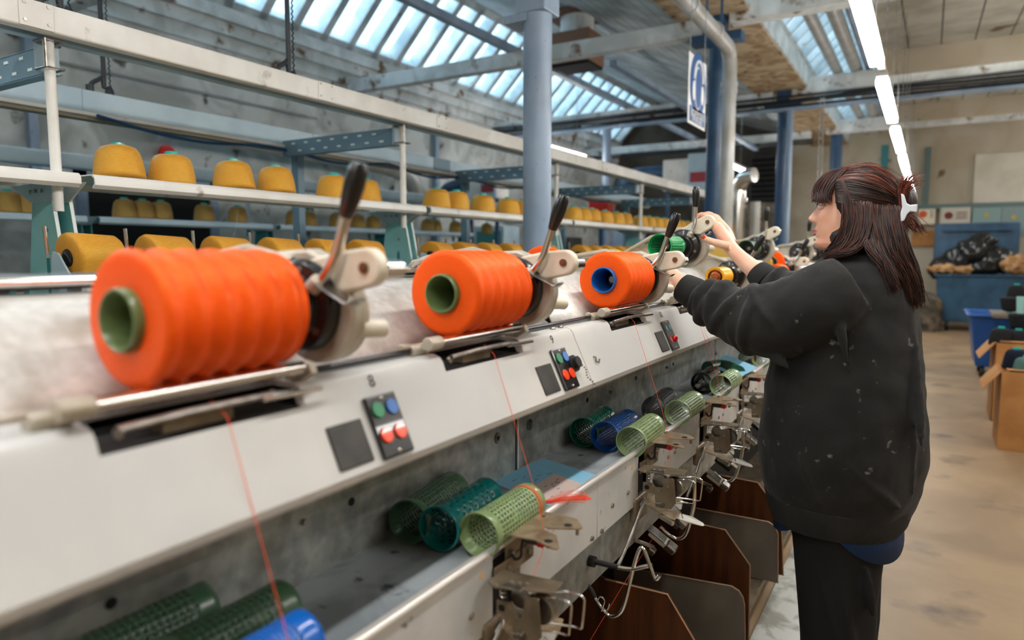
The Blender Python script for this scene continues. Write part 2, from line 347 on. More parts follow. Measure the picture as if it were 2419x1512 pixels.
o = MB().box((-2.95, 6.9, 3.30), (-2.87, 13.9, 3.36)).build('roof_runner', colblue, smooth=False); tag(o, 'short pale runner bar behind the brown heater box', 'beam')
def cables(y, z, x0, x1, n, r, m, name, label):
    mb = MB()
    for i in range(n):
        zz = z+i*r*2.2
        mb.tube(smoothpath([(x0+(x1-x0)*t/8, y-.10-r*(i % 2), zz+random.uniform(-.012, .012)) for t in range(9)], 3), r, 6)
    o = mb.build(name, m); tag(o, label, 'cable'); return o
cables(10.35, 3.36, X0+.1, X1-.1, 4, .018, cablek, 'cable_bundle', 'dark cable bundle clipped along the third roof beam')
cables(13.9, 3.36, X0+.1, -1.9, 2, .02, cablek, 'cable_bundle', 'thin dark cables along the farthest roof beam')
mb = MB().box((-6.3, 10.17, 3.29), (X1-.2, 10.27, 3.325)); o = mb.build('cable_tray', colblue, smooth=False); tag(o, 'pale metal cable tray under the third roof beam', 'cable tray')
for k, (x, z, r) in enumerate(((-6.46, 3.30, .022), (-6.43, 3.22, .016))):
    mb = MB().tube(smoothpath([(x, Y0+.2+i*1.5, z+random.uniform(-.02, .02)) for i in range(13)], 3), r, 8)
    tag(mb.build('wall_conduit', cablek), ['upper dark conduit running along the left wall below the boarding', 'lower thin dark conduit running along the left wall'][k], 'conduit')
# dark doorway in the left wall
d = empty('door_1', (X0, 4.4, 0)); tag(d, kind='structure')
pa = atX(205, 430, X0+.05); pb = atX(500, 560, X0+.05)
MB().box((X0+.002, pa.y, .0), (X0+.03, pb.y, 2.05)).build('door_opening', darkgap, d, smooth=False)  # solid dark slab, the shade of the opening put into its colour
m = MB(); m.box((X0, pa.y-.09, 0), (X0+.06, pa.y, 2.14)); m.box((X0, pb.y, 0), (X0+.06, pb.y+.09, 2.14)); m.box((X0, pa.y-.09, 2.05), (X0+.06, pb.y+.09, 2.14)); m.build('door_frame', colblue, d, smooth=False)
# wall pipe, patched plaster, alarm bell
m = MB().tube(smoothpath([(-6.2, 4.0, 2.55), (-6.2, 5.6, 2.53), (-6.2, 7.0, 2.50), (-6.2, 7.6, 2.38), (-6.2, 7.8, 2.0)], 5), .11, 16)
tag(m.build('wall_pipe', pipeg), 'thick grey pipe running along the left wall and bending down', 'pipe')
m = MB().tube(smoothpath([(-6.5, 3.2, 2.1), (-6.5, 3.2, 2.9), (-6.5, 3.35, 3.0), (-6.5, 6.2, 3.0)], 5), .012, 8)
tag(m.build('wall_pipe', pipeg), 'thin bent pipe on the blotched left wall', 'pipe')
p = atX(395, 364, -6.5)
bell = empty('alarm_bell', p, 'red alarm bell on the left wall above the yarn shelf', 'alarm bell')
MB().ball(p, .09, 20, (.6, 1, 1)).build('gong', redm, bell); MB().cyl(p-Vector((.08, 0, 0)), p-Vector((.02, 0, 0)), .05).build('back_plate', redm, bell)
for x, w_, z0, z1, y in ((-6.56, .07, 0, 3.5, 3.0), (-6.56, .09, 0, 3.4, 8.6)):
    tag(MB().box((x, y, z0), (x+.06, y+w_, z1)).build('wall_post', colblue, smooth=False), 'slim blue-grey upright on the left wall '+('near the doorway' if y < 5 else 'beyond the doorway'), 'post')
# columns
def column(y, m, label, r=.075, x=-1.82):
    root = empty('steel_column', (x, y, 0), label, 'column', 'round iron columns')
    MB().lathe([(0, 0), (r*1.7, 0), (r*1.7, .05), (r*1.1, .09), (r, .14), (r, 3.02), (r*1.08, 3.05), (r*1.08, 3.10), (r, 3.14), (r, 3.34), (0, 3.34)], (x, y, 0), n=36).build('shaft', m, root, angle=50)
    mb = MB().box((x-.085, y-.085, 2.60 if y < 4 else 3.3), (x+.085, y+.085, 3.58)); mb.box((x-.24, y-.09, 3.34), (x+.24, y+.09, 3.42))
    mb.build('capital', m, root, smooth=False, bevel=.006)
    return root
c1 = column(3.3, colblue, 'pale blue round column standing nearest, between the two machines', r=.076)
z1 = atX(1240, 133, -1.82).z
MB().box((-1.98, 3.22, 2.56), (-1.84, 3.38, 2.60)).build('bracket', colblue, c1, smooth=False)
column(6.83, navy, 'deep blue round column behind the ear protection sign')
column(10.35, navy, 'deep blue round column third in the row, beside a thin pipe', r=.07)
tag(MB().cyl((-1.55, 14.2, 0), (-1.55, 14.2, 3.62), .10, n=28).build('steel_column', navy), 'farthest deep blue column seen above the woman', 'column')
for k, (x, r) in enumerate(((-1.17, .065), (-.94, .075), (-.80, .04))):
    tag(MB().cyl((x, Y0, 3.80), (x, Y1-.1, 3.80), r, n=20).build('roof_pipe', pipeg if k < 2 else colblue), 'grey pipe running under the right roof light, '+['left one', 'right and thicker one', 'thin pale one at the cheek'][k], 'pipe')
# downpipe beside second column
px = -1.60; py = 6.45
m = MB().tube(smoothpath([(px, 1.0, 3.22), (px, 4.0, 3.19), (px, py-.35, 3.17), (px, py-.06, 3.13), (px, py, 3.0), (px, py, 2.6), (px, py, 0.02)], 8), .062, 20)
pp = empty('rainwater_pipe', (px, py, 0), 'thick grey pipe running under the valley then down beside the blue column', 'pipe')
m.build('pipe', pipeg, pp)
m = MB(); 
for z in (2.83, 2.77, 1.2): m.cyl((px, py, z), (px, py, z+.05), .072, n=24)
for y in (5.2, 5.9): m.cyl((px, y, 3.185), (px, y+.05, 3.185), .072, n=24)
each(m, 'collar', pipeg, pp)
m = MB(); m.tube([(px+.02, 5.6, 3.25), (px+.02, 5.6, 3.7)], .012, 8); m.tube([(px-.02, 6.2, 3.2), (px-.02, 6.2, 3.62)], .012, 8); each(m, 'hanger_rod', navy, pp)
tag(MB().tube([(-1.70, 10.2, .01), (-1.70, 10.2, 3.3)], .04, 14).build('thin_pipe', colblue), 'thin pale pipe beside the third blue column', 'pipe')
# perforated hanging strip and rod in front of the end wall
a = atY(1943, 230, 9.0); b = atY(1936, 425, 9.0)
m = MB()
m.box((a.x-.025, 9.0, 0), (a.x-.018, 9.02, a.z)); m.box((a.x+.018, 9.0, 0), (a.x+.025, 9.02, a.z))
z = 0
while z < a.z: m.box((a.x-.025, 9.0, z), (a.x+.025, 9.02, z+.02)); z += .09
tag(m.build('perforated_strut', pipeg, smooth=False), 'slotted metal strut hanging left of the woman', 'strut')
# hanging brown heater box
c = atY(1362, 115, 7.7); h = empty('heater_unit', (c.x, 7.7, c.z), 'brown box unit with white round collar hanging from the roof boards', 'heater')
MB().box((c.x-.25, 7.5, c.z-.20), (c.x+.25, 7.95, c.z+.16)).build('casing', mat('brown_casing', c8(136, 100, 78), .6), h, smooth=False, bevel=.01)
MB().cyl((c.x, 7.72, c.z+.16), (c.x, 7.72, c.z+.36), .20, n=28).build('collar', beamw, h)
MB().box((c.x-.34, 7.4, c.z+.36), (c.x+.34, 8.05, c.z+.40)).build('mounting_plate', mat('rusty_plate', c8(108, 72, 50), .7), h, smooth=False)
MB().box((c.x-.24, 7.52, c.z-.23), (c.x+.24, 7.93, c.z-.20)).build('grille', darkgap, h, smooth=False)
# ear protection sign
sx = -1.42; A = atX(1627, 205, sx); B = atX(1667, 235, sx)
zt = atX(1627, 118, sx).z; zb = atX(1627, 290, sx).z; w = B.y-A.y; hh = zt-zb
sg = empty('safety_sign', (sx, (A.y+B.y)/2, zb), 'blue and white mandatory ear protection sign hanging by the blue column', 'sign')
MB().box((sx-.006, A.y, zb), (sx, B.y, zt)).build('board', signw, sg, smooth=False, bevel=.002)
yc = (A.y+B.y)/2; zc = zt-hh*.40; R0 = w*.44; ff = sx+.003
def disc(mb, y, z, ry, rz, x, n=40, d=.002): return mb.prism([(x, y+ry*math.cos(2*PI*i/n), z+rz*math.sin(2*PI*i/n)) for i in range(n)], (-d, 0, 0))
disc(MB(), yc, zc, R0, R0*1.2, ff).build('blue_disc', signb, sg, smooth=False)
m = MB(); disc(m, yc, zc-.02, R0*.42, R0*.80, ff+.002); m.build('head_outline', signw, sg, smooth=False)
m = MB(); disc(m, yc, zc-.02, R0*.36, R0*.74, ff+.004); m.build('head_shape', signb, sg, smooth=False)
m = MB(); pts = [(ff+.004, yc+R0*.56*math.cos(t), zc+.03+R0*.72*math.sin(t)) for t in [PI*i/14 for i in range(15)]]; m.tube(pts, .010, 6)
for s in (-1, 1): m.ball((ff+.003, yc+s*R0*.56, zc-.05), .035, 14, (.15, 1, 1.9))
m.build('earmuff_symbol', signw, sg)
MB().box((sx, A.y+.03, zb+.02), (sx+.003, B.y-.03, zb+hh*.26)).build('blue_panel', signb, sg, smooth=False)
def text(body, loc, rot, size, m, parent, name='lettering', ext=.0006, align='CENTER'):
    cu = bpy.data.curves.new(name, 'FONT'); cu.body = body; cu.size = size; cu.extrude = ext; cu.align_x = align; cu.align_y = 'CENTER'
    o = bpy.data.objects.new(name, cu); COL.objects.link(o); cu.materials.append(m)
    r = parent
    while r.parent: r = r.parent
    o.rotation_euler = rot; bpy.context.view_layer.update()
    me = bpy.data.meshes.new_from_object(o.evaluated_get(bpy.context.evaluated_depsgraph_get())); bpy.data.objects.remove(o)
    q = bpy.data.objects.new(name, me); COL.objects.link(q); q.parent = parent
    q.location = Vector(loc)-r.location; q.rotation_euler = rot; return q
for i, t in enumerate(('Ear protection', 'must be worn', 'in this area')):
    text(t, (sx+.004, yc, zb+hh*(.205-.06*i)), (PI/2, 0, PI/2), .052, signw, sg)
m = MB(); m.tube([(sx-.003, A.y+.03, zt-.01), (sx-.003, A.y+.05, 3.5)], .003, 6); m.tube([(sx-.003, B.y-.03, zt-.01), (sx-.003, B.y-.05, 3.5)], .003, 6); each(m, 'chain', steel, sg)
# batten lamps over the aisle
def ceil_z(x, y):
    if x < -2.2: return 4.82-(x+5.55)*.341
    if x < -1.4: return 3.58
    for ya, yb in ((-3.2, 3.1), (3.4, 6.7), (6.9, 10.05), (10.5, 13.8), (14.0, 15.9)):
        if y < yb: return 3.66+max(0, y-ya)*.065
    return 3.9
def batten(x, y, z, label):
    r = empty('strip_light', (x, y, z), label, 'light', 'LED strip lights in a row over the aisle')
    MB().box((x-.036, y, z), (x+.036, y+1.46, z+.045)).build('diffuser', lampm, r, smooth=False, bevel=.008)
    m = MB().box((x-.030, y-.04, z+.046), (x+.030, y+1.50, z+.075)); m.box((x-.02, y-.22, z+.076), (x+.02, y+1.72, z+.10)); m.build('casing', lampcase, r, smooth=False)
    m = MB(); m.tube([(x, y+.2, z+.09), (x, y+.2, ceil_z(x, y+.2)+.01)], .004, 6); m.tube([(x, y+1.2, z+.09), (x, y+1.2, ceil_z(x, y+1.2)+.01)], .004, 6); each(m, 'hanger', steel, r)
    return r
LX = -.30; LZ = 2.40
ys = [3.02, 4.98, 6.94, 8.90, 10.86, 12.82]; nm = ['nearest and largest of the row', 'second of the row', 'third of the row', 'fourth of the row, just above the hair', 'fifth of the row', 'farthest of the row']
for y, n in zip(ys, nm): batten(LX, y, LZ, 'bright white strip light over the aisle, '+n)
for i, y in enumerate((1.06, -.9, -2.86)): batten(LX, y, LZ, 'bright white strip light behind the camera, number %s of the row' % ['first', 'second', 'third'][i])
for i, (x, y) in enumerate(((-1.7, -.6), (-3.3, -1.0))): batten(x, y, 3.05, 'strip light over the gap between the machines, %s, added out of view as fill' % ['front', 'left front'][i])  # unseen pair added to brighten the creel side
for i, (x, y) in enumerate(((2.6, 1.5), (2.6, 4.5), (2.6, 8.0), (2.6, 11.5), (-3.1, 12.3), (-4.9, 9.0), (1.7, 1.8), (1.7, 5.0), (1.7, 8.2), (2.9, 14.2))): batten(x, y, 2.9, 'white strip light over the %s' % ['far right aisle beside the camera', 'far right aisle before the boxes', 'right aisle over the boxes', 'right aisle near the bins', 'far end of the creel machine', 'back of the creel machine', 'aisle right of the camera, added as fill', 'aisle right of the woman, added as fill', 'aisle right of the boxes, added as fill', 'corner beyond the bins, added to brighten it'][i])  # inner right row and bin corner strip are unseen, added as fill
# end wall fittings
m = MB(); m.box((-.9, 15.84, 0), (-.78, 15.9, 3.5)); tag(m.build('wall_post', tealdark, smooth=False), 'green-blue upright on the cream end wall', 'post')
zc = atY(2300, 485, 15.8).z
m = MB(); m.box((-.9, 15.78, zc-.06), (X1, 15.9, zc+.04)); m.box((-.15, 15.8, zc+.04), (-.05, 15.9, 3.4)); tag(m.build('wall_rail', mat('green_grey_paint', c8(104, 124, 120), .6), smooth=False), 'green-grey rail across the cream end wall', 'rail')
for i, (x0, x1, y0, y1, c, cc) in enumerate(((2170, 2208, 495, 530, c8(236, 226, 200), c8(220, 90, 40)), (2222, 2290, 492, 545, c8(206, 200, 184), c8(120, 40, 36)), (2297, 2362, 492, 540, c8(140, 166, 164), c8(200, 170, 60)), (2366, 2419, 490, 560, c8(136, 156, 154), c8(200, 170, 60)))):
    a = atY(x0, y0, 15.8); b = atY(x1, y1, 15.8)
    r = empty('notice_board', ((a.x+b.x)/2, 15.8, b.z), ['small framed notice with orange spot on the end wall', 'cream cabinet with dark red mark on the end wall', 'grey-green cabinet above the open blue bin lid', 'grey-green cabinet at the right edge on the end wall'][i], 'notice' if i == 0 else 'cabinet')
    MB().box((a.x, 15.7, b.z), (b.x, 15.78, a.z)).build('panel', mat('notice_%d' % i, c, .6), r, smooth=False, bevel=.01)
    xm = a.x+(b.x-a.x)*(.28 if i < 2 else .5); zz = b.z+(a.z-b.z)*.66
    MB().cyl((xm, 15.7, zz), (xm, 15.695, zz), .07 if i < 2 else .04, n=20).build('mark', mat('notice_mark_%d' % i, cc, .6), r)
    if i in (0, 1):
        m = MB(); 
        for k in range(3): m.box((xm+.12, 15.695, zz-.06+k*.05), (xm+(b.x-a.x)*.6, 15.7, zz-.04+k*.05))
        m.build('printed_lines', mat('notice_ink_%d' % i, c8(120, 60, 50), .6), r, smooth=False)
a = atY(2175, 545, 15.85); tag(MB().box((a.x-.15, 15.84, a.z-.3), (a.x+.3, 15.88, a.z)).build('cork_panel', cardb, smooth=False), 'brown board fixed below the framed notice on the end wall', 'board')
a = atY(2305, 365, 15.86); b = atY(2400, 478, 15.86); tag(MB().box((a.x, 15.85, b.z), (b.x+.6, 15.89, a.z)).build('wall_panel', mat('pale_board', c8(222, 214, 198), .7, col2=c8(206, 198, 180), scale=2), smooth=False), 'pale rectangular board on the end wall above the bin', 'board')
# ------------------------------------------------------------------ near winding machine
HEADS = [-.214, .363, .937, 1.655, 2.23, 2.80, 3.52, 4.10, 4.67, 5.39, 5.96, 6.53]
JOINTS = [-1.0, 1.44, 3.30, 5.17, 7.1]
wm = empty('winding_machine', (-.9, 2.0, 0), 'long white and galvanised winding machine the woman stands at', 'winding machine')
def prof(top=True):
    p = [(-.690, 1.040), (-.655, 1.046), (-.648, 1.052), (-.646, 1.062)]
    p += [(-.6945, 1.166), (-.698, 1.176), (-.705, 1.184), (-.716, 1.188), (-.775, 1.190), (-.775, 1.183), (-.72, 1.181)] if top else [(-.692, 1.160), (-.697, 1.158)]
    p += [(-.659, 1.068), (-.69, 1.05)]
    return p
for k in range(4):
    a, b = JOINTS[k]+.0015, JOINTS[k+1]-.0015; m = MB(); y = a
    for s in HEADS:
        if a < s < b:
            m.prism([(x, y, z) for x, z in prof()], (0, s-y, 0)); m.prism([(x, s, z) for x, z in prof(False)], (0, .265, 0)); y = s+.265
    m.prism([(x, y, z) for x, z in prof()], (0, b-y, 0))
    m.build('front_panel', white_paint, wm, smooth=True, angle=25)
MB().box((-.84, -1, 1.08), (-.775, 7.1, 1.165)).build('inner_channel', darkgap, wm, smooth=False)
MB().box((-1.5, -1, .08), (-.99, 7.1, 1.24)).build('machine_body', castm, wm, smooth=False, bevel=.01)
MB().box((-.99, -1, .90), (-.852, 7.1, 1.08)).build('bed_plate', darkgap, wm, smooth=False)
# galvanised strip behind the tray
for k in range(4):
    MB().box((-.853, JOINTS[k]+.008, .822), (-.848, JOINTS[k+1]-.008, 1.075)).build('galvanised_strip', galv, wm, smooth=False, bevel=.001)
    MB().box((-.858, JOINTS[k+1]-.008, .822), (-.851, JOINTS[k+1]+.008, 1.075)).build('joint_gap', darkgap, wm, smooth=False)
    MB().box((-.849, JOINTS[k+1]-.002, .828), (-.845, JOINTS[k+1]+.003, 1.07)).build('joint_strip', creelw, wm, smooth=False)
m = MB()
for (x, y, r) in ((1175, 1035, .014), (1250, 1003, .014), (1690, 835, .012)):
    p = atX(x, y, -.848); m.cyl(p, p+Vector((.003, 0, 0)), r, n=24)
each(m, 'washer', steel, wm)
m = MB()
for (x, y) in ((1175, 1035), (1250, 1003), (1690, 835), (715, 1232), (1440, 925), (1573, 868)):
    p = atX(x, y, -.848); m.cyl(p, p+Vector((.009, 0, 0)), .0055, n=6)
each(m, 'bolt', grommet, wm, bevel=.0006)
m = MB()
for (x, y) in ((830, 1185), (262, 1425), (1387, 945), (1502, 893), (1590, 860)):
    p = atX(x, y, -.848); m.cyl(p, p+Vector((.0012, 0, 0)), .0075, n=20)
each(m, 'screw_hole_disc', darkgap, wm)  # dark discs on the strip, shade of the holes put into the colour
# tray
m = MB().box((-.85, -1, .815), (-.640, 7.1, .825)); m.build('tray', traym, wm, smooth=False)
MB().box((-.662, -1, .8252), (-.640, 7.1, .829)).build('tray_lip', railm, wm, smooth=False, bevel=.001)
for a, b in ((-1, .47), (.475, 1.30), (1.305, 2.4), (2.405, 3.7), (3.705, 7.1)):
    MB().cyl((-.634, a, .838), (-.634, b, .838), .0075, n=16).build('rail', railm, wm)
m = MB()
for y in (.47, 1.30, 2.40, 3.70): m.cyl((-.634, y-.02, .838), (-.634, y+.03, .838), .0095, n=16)
each(m, 'rail_sleeve', railm, wm)
# white front fascia in plates between the tension units
UN = [h+.146 for h in HEADS]
def fplate(y0, y1, rc=True):
    z0, z1 = .695, .833; r = .022; p = [(y0, z1), (y0, z0)]
    if rc: p += [(y1-r+r*math.sin(t), z0+r-r*math.cos(t)) for t in [PI/2*i/6 for i in range(7)]]
    else: p += [(y1, z0)]
    p += [(y1, z1)]
    m = MB().prism([(-.645, y, z) for y, z in p], (.014, 0, 0)); return m.build('fascia_plate', fascia_paint, wm, bevel=.0025, angle=30)
for i in range(len(UN)-1):
    a = UN[i]+.0; b = UN[i+1]-.095; j = [q for q in JOINTS if a < q < b]
    if j: fplate(a, j[0]-.0008, False); fplate(j[0]+.0008, b)
    else: fplate(a, b)
fplate(-1, UN[0]-.095)
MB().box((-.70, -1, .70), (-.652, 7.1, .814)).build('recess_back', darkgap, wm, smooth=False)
m = MB()
for (x, y) in ((1482, 1163), (1445, 1194), (1420, 1254), (1397, 1271), (1112, 1455), (1240, 1185)):
    if x == 1240: continue
    p = atX(x, y, -.631); m.cyl(p, p+Vector((.005, 0, 0)), .006, n=6)
for u in UN[3:7]:
    for dy in (.15, .21): m.cyl((-.631, u+dy, .76), (-.626, u+dy, .76), .006, n=6)
each(m, 'fascia_bolt', grommet, wm, bevel=.0006)
m = MB()
for (x, y) in ((1137, 1359), (1493, 1105), (1638, 995)):
    p = atX(x, y, -.6305); m.prism([p+Vector((0, -.005, -.004)), p+Vector((0, .005, -.004)), p+Vector((0, 0, .006))], (.0006, 0, 0))
each(m, 'yellow_warning_sticker', yellowp, wm, smooth=False)
MB().box((-.70, -1, .565), (-.655, 7.1, .693)).build('lower_beam', galv, wm, smooth=False, bevel=.004)
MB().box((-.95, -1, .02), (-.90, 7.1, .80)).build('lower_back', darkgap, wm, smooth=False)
MB().box((-.90, -1, .03), (-.50, 7.1, .06)).build('lower_floor_pan', brownm, wm, smooth=False)
for y in (-.9, 7.0): MB().box((-1.4, y, 0), (-.70, y+.08, .8)).build('leg', castm, wm, smooth=False)
# hood
def hood(y0, y1, cut0=0, cut1=0):
    P = [(-.778, 1.178), (-.80, 1.212), (-.835, 1.250), (-.880, 1.282), (-.93, 1.300), (-.985, 1.306)]; v = []; f = []
    for i, (x, z) in enumerate(P):
        t = i/(len(P)-1); v += [(x, y0+cut0*t, z), (x, y1-cut1*t, z)]
    for i in range(len(P)-1): f.append((2*i, 2*i+1, 2*i+3, 2*i+2))
    m = MB(); m.add(v, f); o = m.build('hood', hoodm, wm, angle=60); s = o.modifiers.new('s', 'SOLIDIFY'); s.thickness = .004; s.offset = -1; return o
hood(-1, 1.385, 0, .10); hood(1.50, 2.12, .06, 0.02); hood(2.16, 3.24, 0, .1); hood(3.36, 5.10, .06, .1); hood(5.25, 7.1)
for j in (1.44, 2.14, 3.30, 5.17):
    m = MB()
    m.add([(-.778, j-.055, 1.180), (-.985, j-.15, 1.300), (-.985, j+.0, 1.235), (-.80, j+.01, 1.12)], [(0, 1, 2, 3)])
    m.build('hood_cheek', brownm, wm, smooth=False).modifiers.new('s', 'SOLIDIFY').thickness = .003
    m = MB(); m.add([(-.985, j+.06, 1.300), (-.985, j+.0, 1.235), (-.80, j+.01, 1.12), (-.778, j+.06, 1.180)], [(0, 1, 2, 3)])
    m.build('hood_cheek', steel, wm, smooth=False).modifiers.new('s', 'SOLIDIFY').thickness = .003
    MB().cyl((-.86, j-.03, 1.205), (-.852, j-.04, 1.212), .012, n=16).build('cheek_bolt', grommet, wm)
    MB().obox((-.93, j-.02, 1.30), .05, .10, .003, Euler((0, .3, .2)).to_matrix()).build('cheek_cover', greyplate, wm, smooth=False)
# pivot shaft with pale sleeves
MB().cyl((-1.0, -1, 1.322), (-1.0, 7.1, 1.322), .011, n=20).build('pivot_shaft', chrome, wm)
MB().box((-1.03, -1, 1.23), (-.99, 7.1, 1.306)).build('shaft_support', blackr, wm, smooth=False)
for a, b in ((-1, .18), (.72, .93), (1.33, 1.6), (2.05, 2.2)):
    MB().cyl((-1.0, a, 1.322), (-1.0, b, 1.322), .017, n=24).build('shaft_sleeve', railm, wm, bevel=.003)
# rods and rollers above the slots
m = MB()
for i, s in enumerate(HEADS):
    e = HEADS[i+1] if i+1 < len(HEADS) else 7.0
    if s < -.1: continue
    MB().cyl((-.708, s-.005, 1.2085), (-.708, s+.275, 1.2085), .0085, n=20).build('roller', chrome, wm)
    MB().cyl((-.735, s+.30, 1.196), (-.735, e-.03, 1.196), .0055, n=12).build('drive_rod', blackp, wm)
    MB().tube([(-.695, s+.02, 1.182), (-.690, s+.10, 1.186), (-.690, s+.20, 1.186), (-.694, s+.24, 1.182)], .0042, 10).build('guide_rod', steel, wm)
    MB().tube([(-.684, s+.19, 1.183), (-.684, s+.285, 1.181)], .0032, 10).build('thin_rod', chrome, wm)
    q = MB(); q.cyl((-.735, s-.045, 1.196), (-.735, s-.005, 1.196), .011, n=18); q.cyl((-.708, s-.03, 1.2085), (-.708, s+.004, 1.2085), .0115, n=18)
    q.obox((-.722, s-.015, 1.202), .03, .016, .014, Euler((0, -.4, 0)).to_matrix()); q.tube([(-.735, s-.045, 1.205), (-.728, s-.075, 1.207)], .005, 8)
    q.build('clamp', castm, wm, bevel=.0015)
    q = MB(); q.cyl((-.735, s+.275, 1.196), (-.735, s+.31, 1.196), .011, n=18); q.obox((-.714, s+.283, 1.198), .04, .012, .016, Euler((0, -.5, 0)).to_matrix()); q.build('clamp', castm, wm, bevel=.0015)
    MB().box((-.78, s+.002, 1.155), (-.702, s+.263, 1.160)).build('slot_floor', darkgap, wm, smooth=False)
    MB().box((-.735, s+.08, 1.161), (-.712, s+.17, 1.175)).build('slot_block', brownm, wm, smooth=False, bevel=.001)
    q = MB(); q.ball((-.702, s+.025, 1.176), .006, 10); q.ball((-.703, s+.22, 1.183), .006, 10); each(q, 'slot_screw', grommet, wm)
# control plates on the slanted face
FR = Euler((0, -math.atan2(.0485, .104), 0)).to_matrix()   # face frame: x outward, z up the slope
def onface(y, z, out=0): t = (z-1.062)/.104; return Vector((-.646-.0485*t, y, z))+FR @ Vector((out, 0, 0))
nums = {1: '8', 2: '9', 3: '10'}
btn = {'green': mat('green_button', c8(0, 132, 84), .25, coat=.4), 'blue': mat('blue_button', c8(20, 104, 190), .25, coat=.4), 'red': mat('orange_red_button', c8(250, 70, 20), .25, coat=.4),
       'lit': mat('red_dome_button', c8(226, 20, 12), .15, coat=.6)}
for i, s in enumerate(HEADS[:8]):
    if s < 0: continue
    c = onface(s+.395, 1.109, .004); cp = MB().obox(c, .006, .066, .094, FR).build('control_plate', graysock if i == 3 else blackp, wm, smooth=False, bevel=.003)
    if i == 3: pass
    for (dy, dz, col) in ((-.015, .024, 'green'), (.015, .024, 'blue'), (-.015, -.014, 'red'), (.015, -.014, 'red')):
        p = c+FR @ Vector((.003, dy, dz)); q = MB()
        if i == 3 and col in ('green', 'blue'): q.cyl(p, p+FR @ Vector((.001, 0, 0)), .009, n=20); q.build('empty_button_hole', tealdark, cp)
        elif i == 3 and dy < 0: q.cyl(p, p+FR @ Vector((.001, 0, 0)), .009, n=20); q.build('empty_button_hole', redm, cp)
        elif i == 3: q.ball(p, .0105, 20); q.build('push_button', btn['lit'], cp)
        else:
            q.cyl(p, p+FR @ Vector((.0035, 0, 0)), .0118, n=24); o = q.build('push_button', btn[col], cp, bevel=.001)
    q = MB(); 
    for dz in (.040, -.040): p = c+FR @ Vector((.003, 0, dz)); q.ball(p, .0035, 10)
    each(q, 'screw', chrome, cp)
    c2 = onface(s+.315, 1.100, .001); MB().obox(c2, .004, .066, .062, FR).build('blank_cover', graysock, wm, smooth=False, bevel=.003)
    if i in nums: p = onface(s+.395, 1.171, .0012); text(nums[i], p, (PI/2-math.atan2(.0485, .104), 0, PI/2), .026, darkp if False else graysock, wm, 'marker_number', .0002)
p = onface(1.372, 1.113, .0); q = MB().cyl(p, p+FR @ Vector((.012, 0, 0)), .019, n=24); q.cyl(p+FR @ Vector((.012, 0, 0)), p+FR @ Vector((.022, 0, 0)), .013, n=16); ks = q.build('socket_plug', blackr, wm)
m = MB()
for k in range(9): m.ball(p+FR @ Vector((.016+.003*math.sin(k), .02+.002*k, -.010-.006*k)), .0026, 8)
m.build('bead_chain', steel, ks)
p = onface(1.495, 1.115, .0); MB().tube([p, p+Vector((.006, 0, 0)), p+Vector((.008, 0, -.01)), p+Vector((.012, .006, -.014)), p+Vector((.012, .010, -.006))], .0022, 8).build('thread_hook', steel, wm)
q = onface(1.40, 1.17, 0)
m = MB()
for y in (1.385, 1.425): m.ball((-.722, y, 1.19), .006, 12, (1, 1.6, .7))
each(m, 'hinge_screw', steel, wm)

